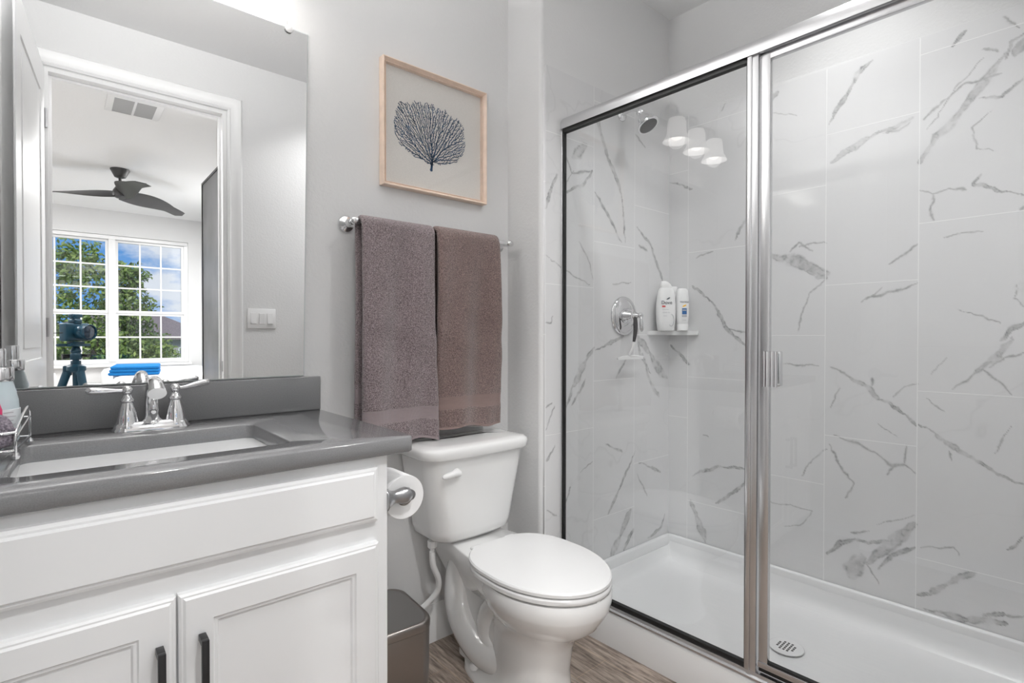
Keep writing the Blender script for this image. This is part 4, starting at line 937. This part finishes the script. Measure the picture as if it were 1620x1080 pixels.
t, M = bottle('body_wash_bottle', 'large white body wash bottle at the left of the corner shelf', 2.206, 1.445, rot,
    [(.036, .020, 0), (.040, .022, .004), (.045, .024, .05), (.047, .025, .09), (.046, .024, .13), (.041, .022, .17), (.036, .019, .195), (.030, .017, .203)],
    [(.028, .016, .203), (.028, .016, .21), (.026, .015, .222, -.004), (.019, .013, .232, -.008), (.011, .010, .237, -.011)])
ft = lambda dx, dz: M @ Vector((dx, -.0255, dz))
text('Dove', .024, ft(-.004, .126), rot, M_dprint, t)
B().loft([[tuple(M @ Vector((.004+r*1.5*math.cos(a)+.004*math.sin(a), -.0252, .153+r*math.sin(a)+.002*math.cos(a)))) for a in [2*math.pi*k/16 for k in range(16)]] for r in (.005,)], True, False).done('emblem', M_dprint, t, flat=True)
B().box(-.026, -.0252, .112, -.010, -.0248, .119, M=M).done('red_tag', M_red, t)
text('CREAM OIL', .007, ft(-.006, .084), rot, M_gprint, t); 
for q in ((-.024, .100, .006, .1012), (-.02, .070, -.002, .0715)): B().box(q[0], -.0254, q[1], q[2], -.025, q[3], M=M).done('fine_print', M_gprint, t)
b = B(); pts = [(.018+.013*math.cos(R(a_)), .05+.028*math.sin(R(a_))) for a_ in range(-130, 110, 20)]
b.tube([M @ Vector((x, -.0250, z)) for x, z in pts], .0012, 6); b.done('swirl_print', M_gprint, t)
rot = R(-32)
t, M = bottle('shampoo_bottle', 'white bottle half hidden behind the two others on the shelf', 2.272, 1.452, rot,
    [(.028, .017, 0), (.030, .019, .004), (.031, .020, .16), (.028, .018, .175)], [(.022, .016, .175), (.022, .016, .178), (.024, .017, .180), (.023, .016, .212), (.020, .014, .215)])
for q in ((-.01, .125, .024, .133), (.008, .095, .022, .100)): B().box(q[0], -.0205, q[1], q[2], -.0200, q[3], M=M).done('fine_print', M_dprint, t)
rot = R(-30)
t, M = bottle('conditioner_bottle', 'white conditioner bottle with blue label standing on its cap', 2.268, 1.395, rot,
    [(.027, .018, .032), (.028, .019, .034), (.031, .021, .08), (.0315, .021, .13), (.029, .019, .17), (.025, .016, .195), (.018, .012, .202)], [(.025, .017, 0), (.027, .019, .002), (.028, .019, .030), (.026, .018, .033)])
t.name = 'conditioner_bottle'; ft = lambda dx, dz: M @ Vector((dx, -.0212, dz))
text('PANTENE', .0105, ft(0, .133), rot, M_dprint, t)
B().loft([[tuple(M @ Vector((r*1.6*math.cos(a), -.0212, .119+.4*r*1.6*math.cos(a)+r*.6*math.sin(a)))) for a in [2*math.pi*k/14 for k in range(14)]] for r in (.0065,)], True, False).done('gold_emblem', M_yel, t, flat=True)
B().box(-.012, -.0214, .078, .012, -.0209, .107, M=M).done('blue_label', M_bprint, t)
for q in ((-.012, .066, .012, .075), (-.010, .095, .010, .101), (-.010, .050, .010, .0515)): B().box(q[0], -.0216, q[1], q[2], -.0205, q[3], M=M).done('fine_print', M_gprint, t)
# ============================================================ COUNTER ITEMS
t = thing('wire_caddy', 'chrome wire caddy at the left end of the counter', 'caddy', (-.066, 1.385, ZT))
t.rotation_euler = (0, 0, -.085)
CXR, CXL, CYa, CYb = -.066, -.235, 1.385, 1.560
b = B(); w = .0028
for x in (CXR, CXL):
    b.tube(bez([(x, CYa, ZT+.006), (x, CYa, ZT+.048), (x, CYa+.035, ZT+.063), (x, CYb-.06, ZT+.082), (x, CYb-.02, ZT+.084), (x, CYb-.002, ZT+.066), (x, CYb, ZT+.006)], 60), w, 10)
    b.tube([(x, CYa, ZT+.040), (x, CYb, ZT+.062)], w*.8, 8)
    b.tube([(x, CYa, ZT+.018), (x, CYb, ZT+.018)], w, 8)
for z, y in ((.018, CYa), (.052, CYa), (.018, CYb), (.06, CYb)): b.tube(bez([(CXL, y, ZT+z), (CXL+.03, y-(.012 if y == CYa else 0), ZT+z), (CXR-.03, y-(.012 if y == CYa else 0), ZT+z), (CXR, y, ZT+z)], 24), w, 8)
for k in range(1, 8): x = CXL+(CXR-CXL)*k/8; b.tube([(x, CYa-.008, ZT+.018), (x, CYb, ZT+.018)], w*.6, 6)
b.done('wire_frame', M_chrome, t, angle=60)
for x in (CXR, CXL):
    for y in (CYa, CYb): B().lathe([(.001, 0), (.005, .001), (.007, .007), (.005, .0125), (.001, .014)], (x, y, ZT), n=16).done('ball_foot', M_chrome, t)
def soapbottle(name, label, x, y, r, h, body, spout=(0, -1, 0)):
    t = thing(name, label, 'bottle', (x, y, ZT+.022)); z = ZT+.022
    B().lathe([(.0, 0), (r*.94, 0), (r, .005), (r, h*.55), (r*.97, h*.68), (r*.82, h*.86), (r*.72, h*.97), (r*.7, h)], (x, y, z), n=36).done('body', body, t, angle=60)
    B().lathe([(.0255, h-.002), (.0265, h+.002), (.0265, h+.024), (.025, h+.026), (.009, h+.026)], (x, y, z), n=30).done('collar', M_chrome, t, angle=50)
    sp = Vector(spout); c = Vector((x, y, z+h+.058))
    B().lathe([(.0085, .024), (.0085, .05)], (x, y, z+h), n=20).lathe([(.0145, .028), (.015, .060), (.0135, .064), (.0, .065)], (x, y, z+h), n=24).tube([c, c+sp*.05+Vector((0, 0, .001)), c+sp*.075-Vector((0, 0, .004))], [.0055, .0048, .004], 10).done('pump', M_chrome, t, angle=50)
    return t
t = soapbottle('soap_dispenser', 'frosted pale blue soap bottle with chrome pump in the caddy', -.098, 1.490, .034, .125, M_lotion)
B().lathe([(.0353, .02), (.0356, .021), (.0356, .066), (.0353, .067)], (-.098, 1.490, ZT+.022), n=36).done('paper_label', M_label, t)
b = B()
for k in range(5): b.box(-.006, -.0362, .028+.008*k, .010+.004*(k % 2), -.0358, .0295+.008*k, M=Matrix.Translation((-.098, 1.490, ZT+.022)) @ Matrix.Rotation(R(28), 4, 'Z'))
b.done('label_print', M_gprint, t)
t = thing('hand_soap_bottle', 'clear bottle with pink and yellow print in front of the soap dispenser', 'bottle', (-.125, 1.428, ZT+.022))
el = lambda w, d, z: [(-.120+w*math.cos(a), 1.434+d*math.sin(a), ZT+.022+z) for a in [2*math.pi*k/28 for k in range(28)]]
B().loft([el(.030, .018, 0), el(.033, .020, .004), el(.033, .020, .06), el(.028, .018, .085), el(.016, .013, .105), el(.010, .010, .112)]).done('body', M_lotion, t, angle=50)
B().loft([el(.0334, .0204, .028), el(.0334, .0204, .070), el(.0300, .0190, .082)]).done('pink_label', M_pink, t, angle=50)
B().box(-.112, 1.4105, ZT+.052, -.100, 1.4130, ZT+.066, .002).done('yellow_patch', M_yel, t)
B().lathe([(.012, .110), (.012, .125), (.005, .128), (.004, .150), (.001, .151)], (-.120, 1.432, ZT+.022), n=18).done('pump', M_wplast, t)
b = B(); nn2 = 30
def blob(t_, ph): return 1+.05*math.sin(5*t_+ph)+.04*math.sin(11*t_-ph)
rings = []
for k, (rr_, z) in enumerate(((.5, 0), (.85, .004), (1, .015), (1.02, .032), (.95, .048), (.75, .060), (.4, .066))):
    rings.append([(-.103+.034*rr_*blob(2*math.pi*i/nn2, k)*math.copysign(abs(math.cos(2*math.pi*i/nn2))**.7, math.cos(2*math.pi*i/nn2)), 1.394+.016*rr_*math.copysign(abs(math.sin(2*math.pi*i/nn2))**.7, math.sin(2*math.pi*i/nn2)), ZT+.022+z) for i in range(nn2)])
b.loft(rings); o = b.done('scrub_pad', M_sponge, angle=80); tag(o, 'fuzzy purple-grey scrub pad at the front of the wire caddy', 'sponge')
# ============================================================ VANITY LIGHT (above the mirror, seen reflected in the shower glass)
t = thing('vanity_light', 'three-shade vanity light above the mirror, seen reflected in the shower glass', 'wall light', (.27, D, 2.40))
B().box(.08, D-.03, 2.39, .46, D-.002, 2.47, .008, 2).done('wall_plate', M_nickel, t)
for x in VX:
    b = B(); b.tube(bez([(x*.7+.08, D-.02, 2.430), (x, D-.08, 2.460), (x, VY, 2.440), (x, VY, 2.380)], 20), .007, 10); b.lathe([(.006, 2.390), (.026, 2.385), (.028, 2.365)], (x, VY, 0), n=20); b.done('arm', M_nickel, t)
    b = B(); b.lathe([(.030, 2.372), (.044, 2.370), (.050, 2.350), (.053, 2.300), (.056, 2.282), (.068, 2.260), (.076, 2.246), (.0745, 2.245), (.066, 2.260), (.054, 2.282), (.050, 2.300), (.046, 2.350), (.040, 2.365), (.030, 2.368)], (x, VY, 0), n=36, cap=False)
    sh = b.done('shade', M_shade, t, angle=60)
    B().lathe([(.012, 2.350), (.016, 2.330), (.028, 2.300), (.031, 2.282), (.026, 2.263), (.012, 2.256), (.001, 2.255)], (x, VY, 0), n=24).done('bulb', M_bulb, sh)
for nm, lab, x, y in (('ceiling_light', 'round recessed ceiling light added out of view in the hall as fill', .45, -.42), ('ceiling_light', 'round recessed ceiling light over the bathroom floor in front of the shower door', 1.40, .45), ('ceiling_light', 'round recessed ceiling light inside the shower', 1.96, .66)):  # the hall fixture is added to go with the hall fill
    t = thing(nm, lab, 'ceiling light', (x, y, CEIL))
    B().lathe([(.065, .0), (.09, 0), (.09, -.006), (.075, -.010), (.065, -.004)], (x, y, CEIL-.0005), n=36, cap=False).done('trim_ring', M_trim, t)
    B().lathe([(.0, -.002), (.066, -.002), (.066, -.004), (0, -.004)], (x, y, CEIL), n=30).done('diffuser', M_canlit, t)
# ============================================================ SWITCH PLATE ON THE DOOR WALL
t = thing('switch_plate', 'white three-gang light switch plate beside the door, seen in the mirror', 'light switch', (.917, DW, 1.263))
b = B(); b.box(.838, DW+.0005, 1.204, .996, DW+.007, 1.322, .003, 2); b.done('plate', M_wplast, t)
for k in range(3):
    x = .871+.046*k; B().box(x-.0165, DW+.006, 1.230, x+.0165, DW+.0095, 1.296, .0015).loft([[(x-.014, DW+.0093, 1.234), (x+.014, DW+.0093, 1.234), (x+.014, DW+.0093, 1.292), (x-.014, DW+.0093, 1.292)], [(x-.014, DW+.013 if k != 1 else DW+.0095, 1.234), (x+.014, DW+.013 if k != 1 else DW+.0095, 1.234), (x+.014, DW+.0095 if k != 1 else DW+.013, 1.292), (x-.014, DW+.0095 if k != 1 else DW+.013, 1.292)]]).done('rocker', M_trim, t, flat=True)
# ============================================================ CEILING VENT AND FAN
t = thing('ceiling_vent', 'white double return air vent on the bedroom ceiling', 'vent', (.405, -1.09, CEIL))
b = B(); b.box(.245, -1.25, CEIL-.010, .560, -.935, CEIL-.0005, .003); b.done('frame', M_trim, t)
for x0, x1 in ((.285, .395), (.41, .52)):
    b = B()
    for k in range(24): y = -1.225+.265*k/23; b.box(x0, y-.0035, CEIL-.0125, x1, y+.0035, CEIL-.0095)
    b.done('louvre', mat('vent_louvre_grey', (.42, .42, .42), .6), t)
FXc, FYc = .446, -2.86
t = thing('ceiling_fan', 'charcoal ceiling fan with three curved blades, seen through the doorway', 'ceiling fan', (FXc, FYc, CEIL))
B().lathe([(.078, 0), (.078, -.008), (.045, -.075), (.020, -.085)], (FXc, FYc, CEIL-.0005), n=32).done('canopy', M_fan, t)
B().tube([(FXc, FYc, CEIL-.07), (FXc, FYc, 2.55)], .013, 14).done('rod', M_fan, t)
B().lathe([(.015, 2.60), (.035, 2.585), (.055, 2.55), (.065, 2.52), (.060, 2.49), (.03, 2.475), (0, 2.472)], (FXc, FYc, 0), n=32).done('motor', M_fan, t)
for a in (80, 200, 320):
    d = Vector((math.cos(R(a)), math.sin(R(a)), 0)); n_ = Vector((-d.y, d.x, 0)); rings = []
    for i in range(22):
        s = i/21; r = .03+.72*s; w = .055+.035*math.sin(min(1, s*1.4)*math.pi) + .012*s; w *= (1 if s < .93 else max(.12, math.sqrt(max(0, 1-((s-.93)/.07)**2))))
        tw = R(34*(1-s)**1.3+9); c = Vector((FXc, FYc, 2.510))+d*r+Vector((0, 0, -.035*s+.015*math.sin(s*3)))+n_*(.05*math.sin(s*math.pi*.9)-.01)
        u = n_*math.cos(tw)+Vector((0, 0, 1))*math.sin(tw); v = d.cross(u)
        th = .010*(1-s*.5)
        rings.append([c+u*w*math.cos(k*math.pi/8)+v*th*math.sin(k*math.pi/8)*.6 for k in range(16)])
    B().loft(rings).done('blade', M_fan, t, angle=60)
# ============================================================ DARK SLIDING PANEL IN THE HALL
t = thing('dark_panel_door', 'tall dark smoky panel with a thin bronze frame, seen through the doorway', 'door', (.91, -1.18, 0))
ya, yb, xa, xb = -1.58, -.80, .897, .925
b = B(); e = .018; b.box(xa, ya, .005, xb, ya+e, 2.42); b.box(xa, yb-e, .005, xb, yb, 2.42); b.box(xa, ya+e, 2.42-e, xb, yb-e, 2.42); b.box(xa, ya+e, .005, xb, yb-e, .04); b.done('frame', M_dframe, t)
B().box(xa+.006, ya+.01, .03, xb-.006, yb-.01, 2.41).done('panel', M_ddoor, t)
# ============================================================ BED, TOWEL, CHAIR
t = thing('bed', 'bed with thick white bedding in the bedroom, seen in the mirror', 'bed', (1.0, -3.7, 0))
def soft(x0, x1, y0, y1, z0, z1, r, name, m_, parent):
    b = B(); cx, cy = (x0+x1)/2, (y0+y1)/2; w, h = x1-x0, y1-y0
    b.loft([zring(rrect(cx, cy, w-r, h-r, r, 8), z0), zring(rrect(cx, cy, w, h, r, 8), z0+r*.5), zring(rrect(cx, cy, w, h, r, 8), z1-r*.6), zring(rrect(cx, cy, w-r*.6, h-r*.6, r, 8), z1-r*.15), zring(rrect(cx, cy, w-r*1.6, h-r*1.6, r, 8), z1)])
    return b.done(name, m_, parent, angle=80)
soft(.42, 1.48, -4.85, -2.75, .16, .46, .06, 'mattress', M_bed, t)
soft(.38, 1.49, -4.88, -2.70, .42, .765, .09, 'duvet', M_bed, t)
for x, y in ((.5, -2.85), (1.4, -2.85), (.5, -4.75), (1.4, -4.75)): B().box(x-.03, y-.03, 0, x+.03, y+.03, .17).done('leg', M_dframe, t)
b = B(); TWx, TWy, TWz = .60, -3.30, .768
MTW = Matrix.Translation((TWx, TWy, TWz)) @ Matrix.Rotation(R(8), 4, 'Z')
for k in range(3):
    z = .030*k; w, h = .42-.01*k, .62-.01*k
    b.loft([zring(rrect(.004*k, 0, w-.02, h-.02, .02, 5), z), zring(rrect(.004*k, 0, w, h, .022, 5), z+.010), zring(rrect(.004*k, 0, w, h, .022, 5), z+.022), zring(rrect(.004*k, 0, w-.02, h-.02, .02, 5), z+.031)], M=MTW)
o = b.done('folded_towel', M_btowel, angle=70); tag(o, 'folded bright blue towel lying on the white bed', 'towel')
t = thing('armchair', 'white rounded chair behind the tripod, seen low in the mirror', 'chair', (-.22, -2.9, 0))
b = B()
def arcring(z, r0, r1, cx=-.24, cy=-2.9): return [(cx+r1*math.cos(R(a)), cy+r1*math.sin(R(a)), z) for a in range(-20, 201, 10)]+[(cx+r0*math.cos(R(a)), cy+r0*math.sin(R(a)), z) for a in range(200, -21, -10)]
b.loft([arcring(.30, .15, .20), arcring(.60, .155, .215), arcring(.78, .165, .215), arcring(.82, .18, .205)]); b.done('backrest', M_bed, t, angle=60)
B().lathe([(.0, .30), (.17, .30), (.19, .33), (.19, .42), (.16, .45), (0, .455)], (-.24, -2.9, 0), n=32).done('seat', M_bed, t)
for sx in (-1, 1):
    for sy in (-1, 1): B().tube([(-.24+sx*.11, -2.9+sy*.11, .31), (-.24+sx*.14, -2.9+sy*.14, 0)], [.016, .010], 10).done('leg', M_dframe, t)
# ============================================================ CAMERA ON TRIPOD (reflected in the mirror)
KX, KY = .062, -.135
t = thing('tripod', 'dark teal tripod carrying the camera, reflected in the mirror', 'tripod', (KX, KY, 0))
top = .985
for a in (62, 190, 300):
    d = Vector((math.cos(R(a)), math.sin(R(a)), 0)); p = lambda s, z: Vector((KX, KY, z))+d*s
    lg = B().tube([p(.035, top-.01), p(.13, .66)], [.019, .016], 14).tube([p(.13, .66), p(.21, .36)], .0135, 12).tube([p(.21, .36), p(.295, .02)], .0105, 12).done('leg', M_tpod, t)
    B().tube([p(.126, .675), p(.140, .625)], .021, 12).done('leg_lock', M_black, lg); B().tube([p(.205, .375), p(.216, .335)], .018, 12).done('leg_lock', M_black, lg)
    B().lathe([(.0, 0), (.014, .001), (.015, .018), (.011, .03)], p(.297, 0), n=14).done('foot', M_rub, lg)
    B().box(-.018, -.014, -.03, .018, .014, .02, .004, M=Matrix.Translation(p(.034, top)) @ Matrix.Rotation(R(a), 4, 'Z')).done('hinge', M_tpod, lg)
B().tube([(KX, KY, .70), (KX, KY, 1.035)], .014, 16).done('centre_column', M_tpod, t)
B().lathe([(.03, .97), (.042, .98), (.042, 1.0), (.03, 1.01), (.022, 1.012), (.022, 1.03)], (KX, KY, 0), n=24).done('shoulder', M_tpod, t)
hd = B().lathe([(.022, 1.035), (.026, 1.045), (.026, 1.06), (.02, 1.07), (.024, 1.08), (.018, 1.095), (.012, 1.105)], (KX, KY, 0), n=24).done('ball_head', M_tpod, t)
B().tube([(KX-.02, KY, 1.055), (KX-.055, KY+.01, 1.052)], [.010, .013], 12).done('knob', M_black, hd); B().tube([(KX+.02, KY, 1.06), (KX+.05, KY+.02, 1.055)], [.006, .009], 12).done('knob', M_black, hd)
MC = Matrix.Translation((KX, KY, 1.185)) @ Matrix.Rotation(-.7077734, 4, 'Z')   # looks the way the photograph does
B().box(-.055, -.03, -.080, .055, .03, -.066, .003, M=MC).box(-.03, -.02, -.068, .03, .02, -.054, .002, M=MC).box(-.095, -.012, -.078, -.05, .012, -.066, .004, M=MC).done('plate', M_tpod, t)
t = thing('camera', 'dark teal camera with a wide lens on the tripod, reflected in the mirror', 'camera', (KX, KY, 1.131))
b = B(); b.box(-.066, -.028, -.053, .066, .018, .040, .009, 3, M=MC); b.box(-.022, -.026, .036, .022, .020, .062, .008, 3, M=MC); b.box(.038, -.03, -.05, .068, .034, .034, .010, 3, M=MC); b.done('body', M_tpod, t, angle=50)
fd = MC.to_3x3() @ Vector((0, 1, 0)); c = MC @ Vector((0, .016, -.006))
B().lathe([(.032, 0), (.032, .012), (.036, .016), (.036, .045), (.033, .048), (.038, .056), (.040, .072), (.037, .074), (.034, .066)], c, fd, n=32).done('lens', M_tpod, t, angle=45)
B().lathe([(0, .066), (.034, .064), (.034, .067), (.02, .071), (0, .072)], c, fd, n=28).done('front_glass', M_lens, t)
b = B(); b.box(-.018, -.012, .061, .018, .010, .070, .002, M=MC); b.box(-.028, -.016, .070, .028, .014, .088, .005, 3, M=MC); b.done('flash_trigger', M_tpod, t, angle=50)
B().tube([MC @ Vector((-.064, 0, -.01)), MC @ Vector((-.095, -.02, -.012)), MC @ Vector((-.11, -.03, -.02))], .002, 8).done('strap_lug', M_black, t)
# ============================================================ OUTSIDE
o = B().box(-40, -90, -3.35, 40, YW-.3, -3.25).done('lawn', M_lawn, kind='structure')
def tree(label, x, y, h, blobs, seed, n, ls=.11):
    t = thing('tree', label, 'tree', (x, y, -3.25))
    r2 = np.random.default_rng(seed); B().tube([(x, y, -3.25), (x+.05, y, h*.35), (x-.03, y, h*.6)], [.13, .09, .05], 12).done('trunk', M_bark, t)
    per = n//len(blobs); V = []; F = []
    for bx, bz, br, by in blobs:
        q = r2.normal(size=(per, 3)); q /= np.linalg.norm(q, axis=1)[:, None]; rad = br*r2.uniform(.25, 1.05, per)**.6
        wob = 1+.25*np.sin(q[:, 0]*7+bx)*np.sin(q[:, 2]*6)
        c = q*(rad*wob)[:, None]*np.array([1, 1, .95])+np.array([bx, y+by, bz])
        a = r2.normal(size=(per, 3)); a /= np.linalg.norm(a, axis=1)[:, None]; bb = np.cross(a, r2.normal(size=(per, 3))); bb /= np.linalg.norm(bb, axis=1)[:, None]
        s = ls*r2.uniform(.6, 1.2, per)[:, None]; base = len(V)*1
        for k in range(per):
            V += [c[k]-a[k]*s[k], c[k]+bb[k]*s[k]*.45, c[k]+a[k]*s[k], c[k]-bb[k]*s[k]*.45]; F.append((base+4*k, base+4*k+1, base+4*k+2, base+4*k+3))
    me = bpy.data.meshes.new('foliage'); me.from_pydata([tuple(v) for v in V], [], F); me.materials.append(M_leaf); o = bpy.data.objects.new('foliage', me); COL.objects.link(o); attach(o, t); return t
tree('leafy green tree whose tall crown fills the left window', .55, -11.5, 2.4, [(.25, 2.75, .55, 0), (.45, 2.1, .75, .2), (.2, 1.3, .8, 0), (-.45, .9, .7, -.3), (.7, .8, .9, .2), (1.15, 2.45, .42, 0), (1.2, 1.75, .52, .1), (1.35, .9, .62, 0), (1.55, .35, .6, .1), (.4, .1, 1.0, 0), (-.6, .1, .8, 0), (.2, -.8, 1.3, 0)], 4, 15000, .062)
tree('bushy green tree low at the right window', 2.3, -14.5, .6, [(1.9, .5, .7, 0), (2.1, -.2, .9, 0), (1.3, .2, .9, 0), (2.4, -.9, 1.0, 0)], 8, 5200, .075)
tree('distant round tree at the far left of the window', -1.6, -17, 1.2, [(-1.5, 1.4, .8, 0), (-1.2, .5, 1.1, 0), (-1.9, .2, 1.0, 0), (-.9, -.6, 1.2, 0)], 12, 5200, .09)
def house(label, x0, x1, y0, y1, ze, zr, inset):
    t = thing('house', label, 'house', ((x0+x1)/2, (y0+y1)/2, -3.2)); ym = (y0+y1)/2
    B().box(x0+.5, y0+.5, -3.2, x1-.5, y1-.5, ze).done('walls', M_brick, t)
    b = B(); v = [b.bm.verts.new(p) for p in ((x0, y0, ze), (x1, y0, ze), (x1, y1, ze), (x0, y1, ze), (x0+inset, ym, zr), (x1-inset, ym, zr), (x0, y0, ze-.12), (x1, y0, ze-.12), (x1, y1, ze-.12), (x0, y1, ze-.12))]
    for f in ((0, 1, 5, 4), (1, 2, 5), (2, 3, 4, 5), (3, 0, 4), (0, 6, 7, 1), (1, 7, 8, 2), (2, 8, 9, 3), (3, 9, 6, 0), (9, 8, 7, 6)): b.bm.faces.new([v[i] for i in f])
    b.done('roof', M_roof, t, flat=True)
    for k in range(4):
        x = x0+1.6+(x1-x0-3.2)*k/3; w = B().box(x-.55, y1-.52, ze-2.1, x+.55, y1-.44, ze-.6).done('window_frame', M_trim, t); B().box(x-.47, y1-.45, ze-2.02, x+.47, y1-.42, ze-.68).done('pane', M_darkglass, w)
house('neighbouring house with a brown hip roof at the right of the window', -1.5, 7.8, -44, -35, 1.05, 3.3, 4.2)
house('far house with a brown roof at the left edge of the window', -13, .2, -60, -46, 1.8, 4.6, 4.0)
